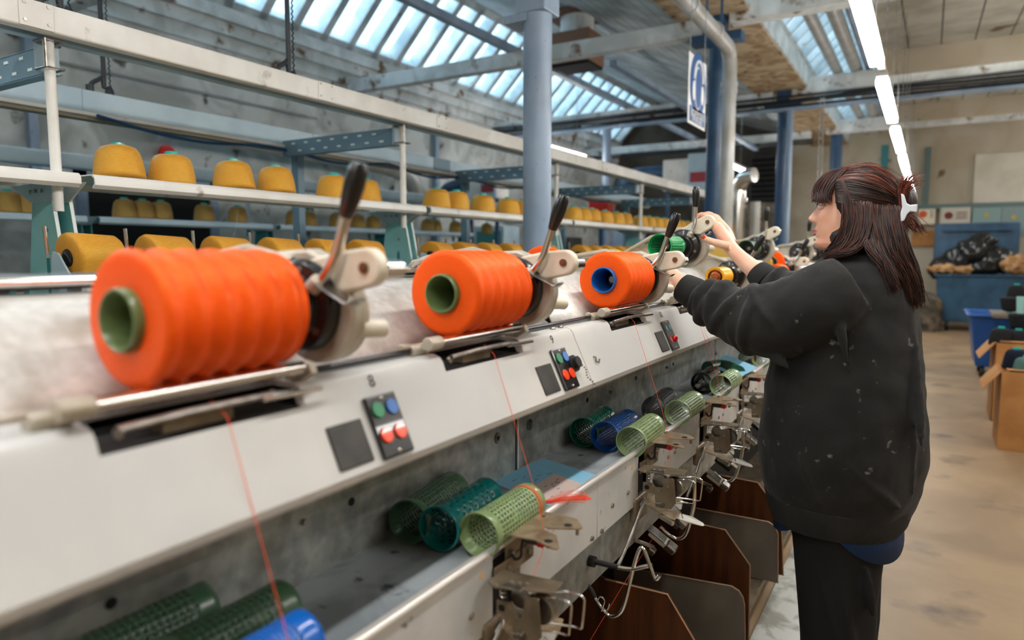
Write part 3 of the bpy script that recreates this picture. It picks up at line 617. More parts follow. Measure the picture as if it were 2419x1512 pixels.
# ------------------------------------------------------------------ winding heads (swing arm, boss, lever)
PIV = Vector((-1.0, 0, 1.322))
def make_head(grip=True):
    r = empty('winding_head', PIV); H = Vector((-.74, 0, 1.288)); V = lambda x, y, z: Vector((H.x+x, y, H.z+z))
    MB().cyl(V(0, .052, 0), V(0, .20, 0), .0085, n=24).build('spindle', steel, r)
    m = MB().lathe([(.005, .060), (.014, .060), (.016, .064), (.022, .066), (.024, .072), (.027, .078), (.027, .2), (0, .2)], (H.x, 0, H.z), 'Y', 32); m.build('spindle_cap', blackp, r)
    MB().lathe([(0, .205), (.040, .205), (.044, .212), (.044, .232), (.060, .236), (.064, .242), (.064, .256), (0, .256)], (H.x, 0, H.z), 'Y', 40).build('boss', blackp, r, bevel=.001)
    m = MB()
    for a in (-.7, 1.4, 3.4): m.cyl(V(.050*math.cos(a), .232, .050*math.sin(a)), V(.050*math.cos(a), .238, .050*math.sin(a)), .0058, n=6)
    each(m, 'boss_bolt', grommet, r)
    # cast body: rounded crescent behind the boss that narrows towards the pivot shaft
    pts = [(.078*math.cos(t)+.008, .078*math.sin(t)-.004) for t in [(-118+i*14)*PI/180 for i in range(13)]]
    pts += [(.0, .078), (-.06, .075), (-.16, .062), (-.262, .052), (-.285, .030), (-.262, .010), (-.15, -.008), (-.07, -.05)]
    m = MB().prism([V(x, .257, z) for x, z in pts], (0, .030, 0)); m.build('cast_arm', castm, r, bevel=.006, bseg=3)
    m = MB().prism([V(x, .272, z) for x, z in [(.066*math.cos(t)+.012, .066*math.sin(t)-.014) for t in [i*2*PI/28 for i in range(28)]]], (0, .032, 0)); m.build('gear_housing', castm, r, bevel=.010, bseg=3)
    m = MB().cyl(V(.066, .285, -.032), V(.076, .33, -.036), .013, n=20); m.build('stop_pin', nylon, r, bevel=.003)
    # nylon teardrop
    c = (.112, .053); R1 = .026; pts = [(c[0]+R1*math.cos(t), c[1]+R1*math.sin(t)) for t in [(-75+i*15)*PI/180 for i in range(12)]]
    pts += [(.06, .074), (.02, .066), (-.02, .055), (.0, .04), (.04, .028), (.07, .018)]
    m = MB().prism([V(x, .252, z) for x, z in pts], (0, .020, 0)); m.build('nylon_pivot_plate', nylon, r, bevel=.005, bseg=3)
    m = MB().cyl(V(.112, .248, .053), V(.112, .256, .053), .0075, n=20); m.cyl(V(.112, .246, .053), V(.112, .25, .053), .004, n=12); m.build('pivot_screw', mat('dark_screw', c8(120, 96, 74), .4, .6) if 'dark_screw' not in MATS else MATS['dark_screw'], r)
    m = MB().cyl(V(.122, .274, .050), V(.122, .31, .050), .013, n=24); m.build('chrome_stop', chrome, r, bevel=.002)
    # lever
    lv = MB().tube(smoothpath([V(.040, .235, .028), V(.055, .236, .040), V(.070, .238, .060), V(.080, .24, .085), V(.094, .24, .125), V(.098, .24, .135)], 5), .0075, 14).build('lever', chrome, r)
    a = V(.0925, .24, .118); b = V(.119, .24, .186); d = b-a; prf = [(.0082, 0), (.0100, .05), (.0128, .35), (.0140, .6), (.0130, .85), (.0098, .98), (.0085, 1.0)]
    m = MB(); m.tube([a+d*t for _, t in prf], [x for x, _ in prf], 20); m.build('grip', blackp, r)
    MB().cyl(V(.036, .232, .024), V(.050, .234, .036), .012, n=20).build('lever_collar', castm, r, bevel=.002)
    q = MB()
    P = [V(.040, .222, .034), V(.105, .222, .004), V(.116, .222, .012)]; Q = [p+Vector((0, .026, 0)) for p in P]
    q.add(P+Q, [(0, 1, 4, 3), (1, 2, 5, 4)]); o = q.build('clip', steel, r); o.modifiers.new('s', 'SOLIDIFY').thickness = .003
    MB().cyl(V(-.26, .245, .034), V(-.26, .30, .034), .024, n=24).build('shaft_collar', castm, r, bevel=.003)
    MB().tube([V(-.02, .25, .06), V(-.10, .24, .078), V(-.22, .24, .060), V(-.26, .25, .05)], .008, 10).build('brace', castm, r)
    return r
proto = make_head()
HY = [h+.060 for h in HEADS]
UP = math.radians(-21)
info = {1: (0, 'winding head nearest the camera, its lever behind the largest orange package'), 2: (0, 'winding head with dark lever holding the middle orange package'),
        3: (0, 'winding head with grey rod and black grip holding the smallest orange package'), 4: (UP, 'lifted winding head with bright green tube that the woman holds'),
        5: (.10, 'lowered winding head holding the small yellow spool behind the wrist'), 6: (UP, 'lifted winding head with sage tube beyond the forearm'),
        7: (.08, 'lowered winding head beside the face, black grip pointing up right'), 8: (UP*.8, 'first of the distant lifted heads seen before the face'),
        9: (UP*.8, 'second of the distant lifted heads seen before the face'), 10: (UP*.8, 'third of the distant lifted heads seen before the face'), 11: (UP*.8, 'farthest lifted head, almost hidden by the face')}
first = True
headpos = {}
def hubpos(i, y=0.0, ang=None):
    a = info[i][0] if ang is None else ang; v = Vector((.26, 0, -.034)); return PIV+Vector((-.035 if a == UP else 0, 0, 0))+Vector((v.x*math.cos(a)+v.z*math.sin(a), HY[i]+y, -v.x*math.sin(a)+v.z*math.cos(a)))
for i, (ang, lab) in info.items():
    o = proto if first else copy_tree(proto); first = False
    o.location = PIV+Vector((-.035 if ang == UP else 0, HY[i], 0))-wm.location; o.rotation_euler = (0, ang, 0); o.parent = wm
    if ang < 0: tag(o, lab)
# ------------------------------------------------------------------ yarn packages
def package(p, r, L, m, ringm, label, group, taper=0, rr=.036, ang=0, hollow=True, name='yarn_package', wob=1.0, rin=None, tilt=None):
    t = empty(name, (0, 0, 0), label, 'yarn package', group)
    n = 48; pr = [(rr, .001), (r-.010, 0), (r-.004, .0015), (r-.001, .005)]
    for k in range(n+1):
        u = k/n; y = .008+u*(L-.016); pr.append((r*(1-taper*u)+wob*.0030*math.cos(u*2*PI*5.5)-.003, y))
    pr += [(r*(1-taper)-.004, L-.003), (r*(1-taper)-.010, L), (rr, L)]
    MB().lathe(pr, (0, 0, 0), 'Y', 72).build('yarn', m, t, angle=60)
    ri = rin or rr-.006
    MB().lathe([(rr, L), (rr, -.004), (rr-.001, -.009), (rr-.0025, -.0105), (ri+.002, -.0105), (ri, -.008), (ri, .03), (ri-.0015, .05), (ri-.002, L)], (0, 0, 0), 'Y', 56).build('tube', ringm, t, angle=50)
    t.location = p; t.rotation_euler = tilt or (0, ang, 0); return t
tubeblue = plastic('royal_blue_tube_plastic', c8(34, 96, 176), .3)
package(hubpos(1), .0775, .195, orange, olive_ring, 'largest orange yarn package, nearest the camera, with olive tube', 'orange packages on the near machine')
package(hubpos(2), .0775, .197, orange, olive_ring, 'middle orange yarn package with olive tube, left of the blue-tubed one', 'orange packages on the near machine')
package(hubpos(3), .0755, .200, orange, tubeblue, 'orange yarn package with royal blue tube, smallest and farthest of the three', 'orange packages on the near machine')
package((-1.12, 2.06, 1.30), .085, .16, orange, olive_ring, 'orange package hidden behind the blue-tubed orange package', 'packages at the back of the near machine', taper=.2)
package((-.88, 1.98, 1.165), .055, .12, orange, olive_ring, 'orange package showing just below the blue-tubed package', 'packages at the back of the near machine')
p = atY(1600, 668, 2.30); package((-1.02, 2.44, 1.30), .075, .16, paleochre, olive_ring, 'pale ochre package behind the lifted green-tubed head', 'packages at the back of the near machine', taper=.3)
package(atX(1690, 626, -.93), .112, .20, paleochre, olive_ring, 'big pale ochre package seen between the green tube and the forearm', 'packages at the back of the near machine', taper=.25, tilt=(.16, 0, .15))
package(atX(1602, 694, -.86), .060, .16, paleochre, olive_ring, 'pale ochre package low behind the near wrist', 'packages at the back of the near machine', taper=.2)
package(atX(1790, 622, -.82), .075, .16, paleochre, olive_ring, 'ochre package just beyond the far forearm', 'packages at the back of the near machine', taper=.3)
package(atX(1822, 620, -.80), .075, .16, orange, olive_ring, 'orange package just beyond the far sleeve, right of the ochre one', 'packages at the back of the near machine', taper=.4)
package(hubpos(7, 0)+Vector((0, 0, -.02)), .05, .19, orange, olive_ring, 'small orange package low in front of the far sleeve', 'packages at the back of the near machine')

# ------------------------------------------------------------------ perforated tubes
def perf(name, m, L=.19, r=.037, nc=26, nr=13, frac=.5, afrac=.5, lip=.004, dots=False, y0=.026, solid=0):
    t = MB(); cols = nc*2; ys = [0, .002, .012, .016]; kind = [0, 0, 0]; y = y0; ys.append(y); kind.append(0); st = (L-2*y0)/nr
    for k in range(nr):
        ys += [y+st*afrac, y+st]; kind += [1, 0]; y += st
    ys += [L-.008, L]; kind += [0, 0]
    rad = []
    for yy in ys: rad.append(r+(lip if yy < .0125 else (lip*.3 if yy < .017 else 0))+(.001 if yy > L-.009 else 0))
    v = []; w = [0]
    for c in range(nc): w += [c/nc+frac/nc, (c+1)/nc]
    w = w[:-1]
    for yy, rr in zip(ys, rad):
        for a in w: v.append((rr*math.cos(2*PI*a), yy, rr*math.sin(2*PI*a)))
    f = []; kk = 0
    for i in range(len(ys)-1):
        hole = kind[i] == 1
        for c in range(cols):
            if hole and c % 2 == 0 and not (dots and ((i//2+c//2) % 2)) and ys[i] > solid: continue
            f.append((i*cols+c, i*cols+(c+1) % cols, (i+1)*cols+(c+1) % cols, (i+1)*cols+c))
    t.add(v, f); t.g = []; o = t.build(name, m, origin=(0, 0, 0), angle=50); s = o.modifiers.new('s', 'SOLIDIFY'); s.thickness = .0024; s.offset = -1
    return o
TY = {'olive': perf('perforated_tube', olive, nc=26, nr=13, frac=.58, afrac=.66), 'moss': perf('perforated_tube', mossg, nc=24, nr=14, frac=.6, afrac=.62),
      'teal': perf('perforated_tube', tealp, nc=24, nr=12, frac=.42, afrac=.5, dots=True), 'dteal': perf('perforated_tube', dteal, nc=22, nr=16, frac=.5, afrac=.4, dots=True),
      'blue': perf('perforated_tube', bluep, nc=34, nr=17, frac=.45, afrac=.5), 'grey': perf('perforated_tube', greyp, nc=24, nr=20, frac=.7, afrac=.45),
      'black': perf('perforated_tube', blackt, nc=24, nr=18, frac=.5, afrac=.3, solid=.09), 'ribbed': perf('perforated_tube', olive, nc=26, nr=3, frac=.35, afrac=.9),
      'green': perf('perforated_tube', brightg, L=.17, r=.0375, nc=26, nr=13, frac=.5, afrac=.5)}
used = set()
def tube(kind, front, label, back=None, L=.19, z=.8675, group='perforated tubes lying on the tray'):
    p = atZ(front[0], front[1], z); a = 0
    if back: q = atZ(back[0], back[1], z); a = -math.atan2(q.x-p.x, q.y-p.y)*.8
    if front[1] > 1600 or back == 'far': pass
    o = TY[kind] if kind not in used else TY[kind].copy()
    if kind in used: COL.objects.link(o)
    used.add(kind); o.location = p; o.rotation_euler = (0, random.uniform(-.3, .3), a); return tag(o, label, 'tube', group)
t1 = tube('moss', (970, 1235), 'dark moss-green perforated tube against the galvanised strip', (1075, 1150)); t1.location.x -= .006
t2 = tube('teal', (1035, 1250), 'translucent teal perforated tube with dotted holes between two green tubes', (1145, 1170))
t3 = tube('olive', (1130, 1265), 'sage-green perforated tube with orange band beside the tray rail', (1240, 1190))
tube('dteal', (1378, 1022), 'sea-green perforated tube left of the bright blue tube', (1420, 990)); tube('blue', (1428, 1032), 'bright blue perforated tube between sea-green and sage tubes', (1475, 1000))
tube('olive', (1490, 1045), 'sage-green perforated tube on the tray right of the blue tube', (1535, 1010))
tube('grey', (1545, 967), 'smoke-grey slotted tube behind the orange thread', (1580, 935)); tube('olive', (1600, 977), 'sage-green perforated tube right of the grey tube', (1638, 950))
tube('black', (1657, 905), 'glossy black tube left of the ribbed green tube', (1690, 880)); tube('ribbed', (1702, 912), 'ribbed sage-green tube beside the black tube', (1735, 890))
tube('moss', (1765, 845), 'dark green tube lying under the sleeve, left of a pair', None); tube('ribbed', (1797, 850), 'ribbed green tube under the sleeve, right of a pair', None)
for k, (x, y, lab) in (('moss', (478, 1432, 'dark green perforated tube in the bottom left, hard against the strip')), ('moss', (668, 1430, 'dark green perforated tube in the bottom left, end towards the thread')), ('blue', (705, 1500, 'bright blue tube cut by the bottom edge'))):
    o = tube(k, (x, y), lab); o.location.y -= .19; o.location.x += .004 if k == 'moss' else .012
b = MB().lathe([(.0372, .166), (.0388, .167), (.0388, .176), (.0372, .177)], (0, 0, 0), 'Y', 40); o = b.build('yarn_band', mat('brown_orange_band', c8(190, 104, 60), .7), None, origin=(0, 0, 0)); o.parent = t3
# green tube and yellow spool on heads
g = TY['green']; g.location = hubpos(4)+Vector((0, -.02, 0)); g.rotation_euler = (0, UP, 0); tag(g, 'bright green perforated tube on the lifted winding head', 'tube')
b = MB().lathe([(.0372, .108), (.0388, .109), (.0388, .1115), (.0372, .112)], (0, 0, 0), 'Y', 40); o = b.build('yarn_band', mat('rust_thread_band', c8(196, 112, 52), .7), None, origin=(0, 0, 0)); o.parent = g; o.rotation_euler = (.12, 0, .10)
yp = hubpos(5)+Vector((0, 0, 0)); ys_ = empty('yellow_spool', (0, 0, 0), 'small yellow ribbed spool with copper hub behind the near wrist', 'spool')
pr = [(.030, .0), (.040, -.002), (.042, .004), (.040, .012)]+[(.038+.003*math.cos(k/24*2*PI*4), .014+k*.0052) for k in range(25)]+[(.036, .15), (.026, .15)]
MB().lathe(pr, (0, 0, 0), 'Y', 48).build('yarn', yellowp, ys_, angle=50); MB().lathe([(0, -.005), (.012, -.006), (.014, 0), (.022, .002), (.024, .02), (.030, .02)], (0, 0, 0), 'Y', 36).build('hub', copper, ys_)
ys_.location = yp
o = copy_tree(TY['moss']) if False else TY['moss'].copy(); COL.objects.link(o); o.location = hubpos(6)+Vector((0, -.02, 0)); o.rotation_euler = (0, UP, 0); tag(o, 'sage-green tube on the lifted head beyond the far forearm', 'tube')
# papers
def sheet(name, quad, z, m, label, lines, lm, th=.0006, cat='paper'):
    q = [atZ(x, y, z) for x, y in quad]; o = MB().prism(q, (0, 0, th)).build(name, m, smooth=False, origin=q[0]); tag(o, label, cat)
    mb = MB(); up = Vector((0, 0, th+.0003))
    for k in range(lines):
        t = (k+1)/(lines+1); a = q[0].lerp(q[3], t); b = q[1].lerp(q[2], t); d = (q[3]-q[0]).normalized()*.0005
        mb.add([a+up, b+up, b+up+d, a+up+d], [(0, 1, 2, 3)])
    for t in (.35, .62, .8):
        a = q[0].lerp(q[1], t); b = q[3].lerp(q[2], t); d = (q[1]-q[0]).normalized()*.0006; mb.add([a+up, b+up, b+up+d, a+up+d], [(0, 1, 2, 3)])
    mb.build('ruled_lines', lm, o, smooth=False)
    mb = MB(); u = (q[1]-q[0]); v = (q[3]-q[0])
    for k in range(14):
        s0 = random.uniform(.08, .8); t0 = random.uniform(.15, .9); p = [q[0]+u*(s0+.012*j)+v*(t0+random.uniform(-.02, .02))+up for j in range(7)]; mb.tube(p, .0005, 4)
    mb.build('handwriting', inkm, o, smooth=False); return o
sheet('blue_sheet', [(1155, 1137), (1285, 1084), (1418, 1125), (1295, 1195)], .8256, paperb, 'pale blue ruled paper sheet on the tray', 16, mat('paper_rule', c8(90, 150, 190), .7))
sheet('pink_note', [(1238, 1163), (1310, 1119), (1398, 1152), (1330, 1200)], .8272, paperp, 'pinkish paper note lying on the blue sheet', 9, paperp)
sheet('blue_sheet', [(1668, 862), (1716, 838), (1790, 868), (1748, 892)], .8700, paperb, 'pale blue sheet draped over the dark green tube near the sleeve', 8, paperb)
q = [atZ(x, y, .862) for x, y in ((1672, 872), (1700, 868), (1722, 872), (1742, 882))]
tag(MB().tube(smoothpath(q, 5), .034, 24).build('curved_green_tube', darkg), 'dark green curved tube under the blue sheet near the sleeve', 'tube')
p = atZ(1730, 849, .83); tag(MB().lathe([(0, .826), (.014, .826), (.015, .829), (.013, .834), (0, .835)], (p.x, p.y, 0), 'Z', 24).build('wooden_knob', ochre), 'small round ochre knob lying on the tray behind the blue sheet', 'knob')
# orange yarn hank over the rail
hk = MB(); base = atZ(1272, 1190, .84); tip = atZ(1392, 1176, .850)
for k in range(12):
    w1 = random.uniform(-.022, .022); h1 = random.uniform(0, .012); d = tip-base; n = Vector((-d.y, d.x, 0)).normalized(); t1_ = random.uniform(.86, 1.04)
    pts = [base+n*random.uniform(-.003, .003), base+d*.25+n*w1*.4+Vector((0, 0, h1*.6)), base+d*.6+n*w1+Vector((0, 0, h1+.004)), base+d*t1_*.93+n*w1*1.1+Vector((0, 0, h1)), base+d*t1_+n*w1*.2+Vector((0, 0, h1*.5-.004)), base+d*t1_*.9-n*w1*.8+Vector((0, 0, h1*.3-.002)), base+d*.5-n*w1*.6+Vector((0, 0, .002)), base+n*random.uniform(-.003, .003)]
    hk.tube(smoothpath(pts, 5), .0006, 5)
tag(hk.build('yarn_hank', threadm), 'loose bundle of orange yarn looped over the tray rail', 'yarn')
# ------------------------------------------------------------------ thread tension units on the fascia
def make_unit():
    N = Vector((-.577, 0, .857)); r = empty('thread_tension_unit', N); V = lambda x, y, z=0: N+Vector((x, y, z))
    out = [(-.052, -.050), (-.052, .073), (-.003, .076), (.029, .072), (.052, .046), (.055, .040), (.053, .032), (.001, .004), (-.003, .010), (-.006, .008), (-.004, -.003), (.031, -.016), (.058, -.058), (.058, -.066), (.050, -.069), (.005, -.052), (-.04, -.058)]
    gp = MB().prism([V(x, y, 0) for x, y in out], (0, 0, -.0025)).build('guide_plate', tanm, r, smooth=False)
    m = MB()
    for x, y in ((.028, .036), (.030, -.046)): m.lathe([(0, .0003), (.0078, .0003), (.0078, -.003), (0, -.003)], V(x, y, 0), 'Z', 24)
    each(m, 'dark_hole_disc', darkgap, r)  # dark discs set in the plate, hole shade put into the colour
    MB().box(V(-.054, -.056, -.052), V(-.051, .070, 0)).build('side_bracket', brownm, r, smooth=False, bevel=.001)
    MB().box(V(-.050, -.10, -.078), V(-.047, .04, -.048)).build('side_bracket', brownm, r, smooth=False, bevel=.001)
    m = MB()
    for y, z in ((-.04, -.040), (-.055, -.062), (.02, -.062)): m.cyl(V(-.050, y, z), V(-.043, y, z), .0045, n=6)
    m.cyl(V(.03, -.046, -.012), V(.03, -.046, -.003), .004, n=8); m.cyl(V(.045, .04, -.016), V(.045, .04, -.003), .0035, n=8); m.cyl(V(-.03, .05, 0), V(-.03, .05, .004), .005, n=6)
    each(m, 'bolt', grommet, r)
    MB().box(V(-.030, -.034, -.020), V(.000, -.012, -.004)).build('sensor_body', graysock, r, smooth=False, bevel=.001)
    MB().box(V(.001, -.036, -.021), V(.014, -.010, -.003)).build('red_sensor', redm, r, smooth=False, bevel=.001)
    MB().tube(smoothpath([V(-.030, -.03, -.010), V(-.031, -.035, -.030), V(-.032, -.035, -.046), V(-.040, -.040, -.052), V(-.045, -.045, -.042)], 4), .0028, 8).build('sensor_cable', blackr, r)
    MB().prism([V(x, y, -.058) for x, y in ((-.045, -.075), (-.036, -.075), (.069, -.064), (.072, -.105), (-.023, -.140), (-.045, -.125))], (0, 0, -.002)).build('top_plate', brownm, r, smooth=False)
    MB().box(V(-.012, -.135, -.058), V(.026, -.122, -.053)).build('tension_spring_bar', steel, r, smooth=False, bevel=.001)
    m = MB()
    for x, y in ((-.022, -.135), (-.006, -.112), (.008, -.108), (.020, -.104)): m.ball(V(x, y, -.057), .004, 10)
    each(m, 'rivet', grommet, r)
    m = MB().tube([V(-.012+.005*math.cos(t), -.13+.005*math.sin(t), -.062-t*.0011) for t in [i*.6 for i in range(24)]], .0010, 5); m.build('coil_spring', chrome, r)
    fp = [(-.033, -.088), (-.006, -.086), (.001, -.095), (.021, -.094), (.023, -.068), (.047, -.065), (.050, -.070), (.056, -.130), (.042, -.148), (.002, -.147), (-.001, -.114), (-.012, -.114), (-.033, -.112)]
    f = MB().prism([V(x, -.118, z-.004) for x, z in fp], (0, .0025, 0)).build('front_plate', brownm, r, smooth=False, bevel=.0008)
    m = MB(); m.cyl(V(-.022, -.1185, -.104), V(-.022, -.1178, -.104), .006, n=16); m.box(V(-.028, -.1186, -.109), V(-.016, -.1178, -.100)); m.build('slot', darkgap, r)
    m = MB(); m.cyl(V(.012, -.124, -.107), V(.012, -.118, -.107), .0048, n=16); m.cyl(V(.034, -.120, -.092), V(.034, -.118, -.092), .0030, n=12); each(m, 'rivet', grommet, r)
    MB().lathe([(0, -.006), (.004, -.006), (.0045, -.003), (.0085, -.003), (.009, 0), (0, 0)], V(.018, -.119, -.142), 'Y', 28).build('round_nut', steel, r)
    MB().tube([V(-.002, -.12, -.140), V(.010, -.122, -.140), V(.018, -.121, -.136)], .0012, 6).build('wire_end', chrome, r)
    MB().lathe([(0, -.10), (.024, -.10), (.026, -.097), (.020, -.09), (.026, -.083), (.024, -.08), (0, -.08)], V(.042, 0, -.100), 'Y', 36).build('guide_wheel', steel, r)
    MB().lathe([(0, -.10), (.018, -.10), (.020, -.09), (.018, -.08), (0, -.08)], V(.004, 0, -.088), 'Y', 30).build('guide_wheel', steel, r)
    for dy, dx in ((-.085, 0), (-.055, .010)):
        MB().tube(smoothpath([V(.034, dy-.02, -.080), V(.060+dx, dy, -.078), V(.085+dx, dy, -.078), V(.094+dx, dy, -.082), V(.094+dx, dy, -.095), V(.091+dx, dy, -.128), V(.088+dx, dy, -.137), V(.070+dx, dy, -.138), V(.036, dy-.02, -.134)], 3), .0019, 8).build('wire_loop', chrome, r)
    MB().prism([V(x, y, -.163) for x, y in ((-.055, -.072), (.026, -.132), (.064, -.150), (.060, -.110), (.051, -.044), (.038, 0), (-.04, 0))], (0, 0, -.002)).build('base_plate', tanm, r, smooth=False)
    MB().obox(V(.040, -.142, -.170), .046, .010, .012, Euler((0, .15, -.45)).to_matrix()).build('polished_bar', chrome, r, smooth=False, bevel=.001)
    MB().prism([V(x, y, z) for x, y, z in ((.026, -.115, -.166), (.058, -.075, -.160), (.050, -.050, -.158), (.030, -.060, -.158))], (0, 0, -.0015)).build('white_tab', railm, r, smooth=False)
    MB().prism([V(.040, -.10, -.176), V(.050, -.082, -.170), V(.085, -.068, -.178), V(.112, -.062, -.192), V(.116, -.066, -.196), V(.112, -.071, -.197), V(.078, -.085, -.190)], (0, .002, -.0018)).build('cutter_finger', railm, r, smooth=False)
    MB().tube([V(.045, -.09, -.150), V(.060, -.088, -.165), V(.066, -.088, -.180)], .0016, 6).build('pin', chrome, r)
    m = MB().tube(smoothpath([V(-.045, -.10, -.165), V(-.040, -.085, -.150), V(-.040, -.11, -.170), V(-.042, -.20, -.235), V(-.044, -.26, -.270)], 4), .0045, 8); m.build('swing_bracket', steel, r)
    MB().box(V(-.065, -.13, -.205), V(-.046, -.04, -.140)).build('hinge_block', brownm, r, smooth=False, bevel=.006)
    R = Euler((.35, .62, .2)).to_matrix()
    MB().obox(V(-.008, -.050, -.262), .058, .030, .016, R).build('lower_block', castm, r, smooth=False, bevel=.003)
    MB().obox(V(-.012, -.056, -.250), .054, .026, .006, R).build('lower_block', steel, r, smooth=False, bevel=.002)
    MB().obox(V(.024, -.050, -.282), .030, .028, .022, R).build('clip_block', steel, r, smooth=False, bevel=.004)
    MB().obox(V(.010, -.02, -.215), .060, .026, .016, R).build('dark_block', blackp, r, smooth=False, bevel=.003)
    MB().obox(V(.040, -.01, -.225), .026, .022, .022, R).build('small_block', greyplate, r, smooth=False, bevel=.004)
    MB().tube(smoothpath([V(-.06, -.10, -.262), V(-.035, -.08, -.275), V(-.020, -.06, -.288)], 4), .0055, 10).build('axle', steel, r)
    m = MB(); m.obox(V(-.024, -.065, -.296), .020, .018, .018, R); m.build('axle_clamp', steel, r, smooth=False, bevel=.003)
    return r
pu = make_unit(); fu = True
ulab = {1: 'thread tension unit cut by the bottom edge', 2: 'nearest complete thread tension unit beside the sage tube with orange band', 3: 'thread tension unit right of the blue tube, with chrome loops', 4: 'thread tension unit below the grey and sage tubes',
        5: 'thread tension unit beside the black tube, next to the sweater', 6: 'distant thread tension unit mostly behind the sweater', 7: 'farthest visible thread tension unit behind the sweater'}
for i, lab in ulab.items():
    o = pu if fu else copy_tree(pu); fu = False; o.location = Vector((-.577, UN[i], .857))-wm.location; o.parent = wm
    if i in (3, 4, 5): N_ = Vector((-.577, UN[i], .857)); MB().tube(smoothpath([N_+Vector(q) for q in ((.056, .045, -.100), (.056, .050, -.180), (.046, .052, -.235), (.036, .054, -.272), (.024, .055, -.292), (.006, .055, -.300), (-.018, .050, -.290), (-.035, .04, -.27))], 5), .0052, 12).build('curved_guide_tube', chrome, wm)
# big chrome hook out of the lower beam
h = empty('yarn_guide_hook', (-.65, 1.45, .633), 'bent chrome guide hook on black rod under the fascia', 'hook')
MB().tube(smoothpath([(-.66, 1.45, .633), (-.62, 1.45, .634), (-.582, 1.45, .634)], 3), .0065, 12).build('black_sleeve', blackr, h)
MB().cyl((-.656, 1.45, .633), (-.640, 1.45, .633), .013, n=20).build('socket', blackr, h)
MB().tube(smoothpath([(-.585, 1.45, .633), (-.55, 1.45, .637), (-.52, 1.45, .650), (-.500, 1.452, .658)], 5), .0050, 12).build('rod', chrome, h)
MB().tube(smoothpath([(-.482, 1.45, .640), (-.492, 1.45, .628), (-.505, 1.45, .655), (-.520, 1.45, .690), (-.531, 1.45, .688), (-.545, 1.45, .640), (-.563, 1.45, .555), (-.578, 1.45, .522), (-.600, 1.45, .510), (-.620, 1.45, .522), (-.640, 1.45, .545)], 5), .0045, 12).build('bent_wire', chrome, h)
MB().tube(smoothpath([(-.640, 1.45, .545), (-.652, 1.45, .565), (-.668, 1.45, .575)], 4), .0060, 10).build('wire_sleeve', blackr, h)
MB().tube(smoothpath([(-.618, 1.44, .522), (-.610, 1.44, .550), (-.622, 1.44, .556), (-.628, 1.44, .540), (-.606, 1.44, .528), (-.598, 1.44, .545)], 4), .0018, 6).build('eyelet', chrome, h)
# hanging dividers below
def divider(name, pts, Y, m, label, em):
    q = [atY(x, y, Y) for x, y in pts]; q = [Vector((p.x, Y, max(p.z, .065))) for p in q]; n = len(q)
    q = [Vector((-.895, Y, q[0].z+(q[0].x+.895)*.28))]+q+[Vector((-.895, Y, .065))]
    q = [Vector((p.x, p.y, min(p.z, .56))) for p in q]
    o = MB().prism(q, (0, .008, 0)).build(name, m, smooth=False, origin=(q[0].x, Y, .06)); tag(o, label, 'divider board')
    mb = MB(); mb.tube([p+Vector((0, -.001, 0)) for p in q[1:n+1]], .0022, 6); mb.build('edge_strip', em, o); return o
divider('brown_divider', [(1430, 1368), (1577, 1404), (1640, 1512), (1700, 1612), (1705, 1750)], 1.66, wood, 'brown laminate divider board with cut corner, nearest', woodedge)
divider('grey_divider', [(1440, 1333), (1728, 1385), (1745, 1396), (1755, 1412), (1759, 1432), (1756, 1700)], 2.19, greyplate, 'grey metal divider with rounded corner, right of the nearest brown board', woodedge)
divider('brown_divider', [(1600, 1226), (1713, 1252), (1772, 1336), (1765, 1600)], 2.27, wood, 'brown laminate divider board with cut corner between the two grey ones', woodedge)
divider('grey_divider', [(1640, 1200), (1815, 1233), (1830, 1243), (1838, 1262), (1832, 1520)], 2.78, greyplate, 'grey metal divider with rounded corner, nearest the trouser leg', woodedge)
divider('brown_divider', [(1640, 1110), (1790, 1140), (1845, 1215), (1845, 1500)], 2.86, wood, 'brown laminate divider board farthest along, by the sweater hem', woodedge)
divider('grey_divider', [(1760, 1160), (1870, 1180), (1890, 1200), (1890, 1500)], 3.38, greyplate, 'grey metal divider mostly hidden behind the trouser leg', woodedge)
# threads
def thread(pts, label, r=.00055):
    tag(MB().tube(pts, r, 6).build('thread', threadm, origin=pts[0]), label, 'thread', 'orange threads running down from the packages')
tl_ = {1: 'orange thread hanging from the nearest package', 2: 'orange thread from the middle package to the nearest guide plate', 3: 'orange thread from the blue-tubed package past the grey tube', 4: 'orange thread under the woman\'s near wrist', 5: 'faint orange thread past the ribbed tube'}
for i, lab in tl_.items():
    y = HEADS[i]+.14; thread([(-.70, y-.01, 1.192), (-.684, y, 1.172), (-.600, y+.004, .93), (-.579, y+.003, .857), (-.570, y-.02, .82), (-.566, y-.06, .797)], lab)
thread([(-.684, HEADS[4]+.16, 1.172), (-.60, HEADS[4]+.20, .93), (-.60, HEADS[4]+.30, .86)], 'second faint orange thread under the woman\'s near wrist', .0004)
thread([(-.59, 1.78, .62), (-.62, 1.60, .53), (-.66, 1.30, .38)], 'red thread running slack below the fascia', .0003)
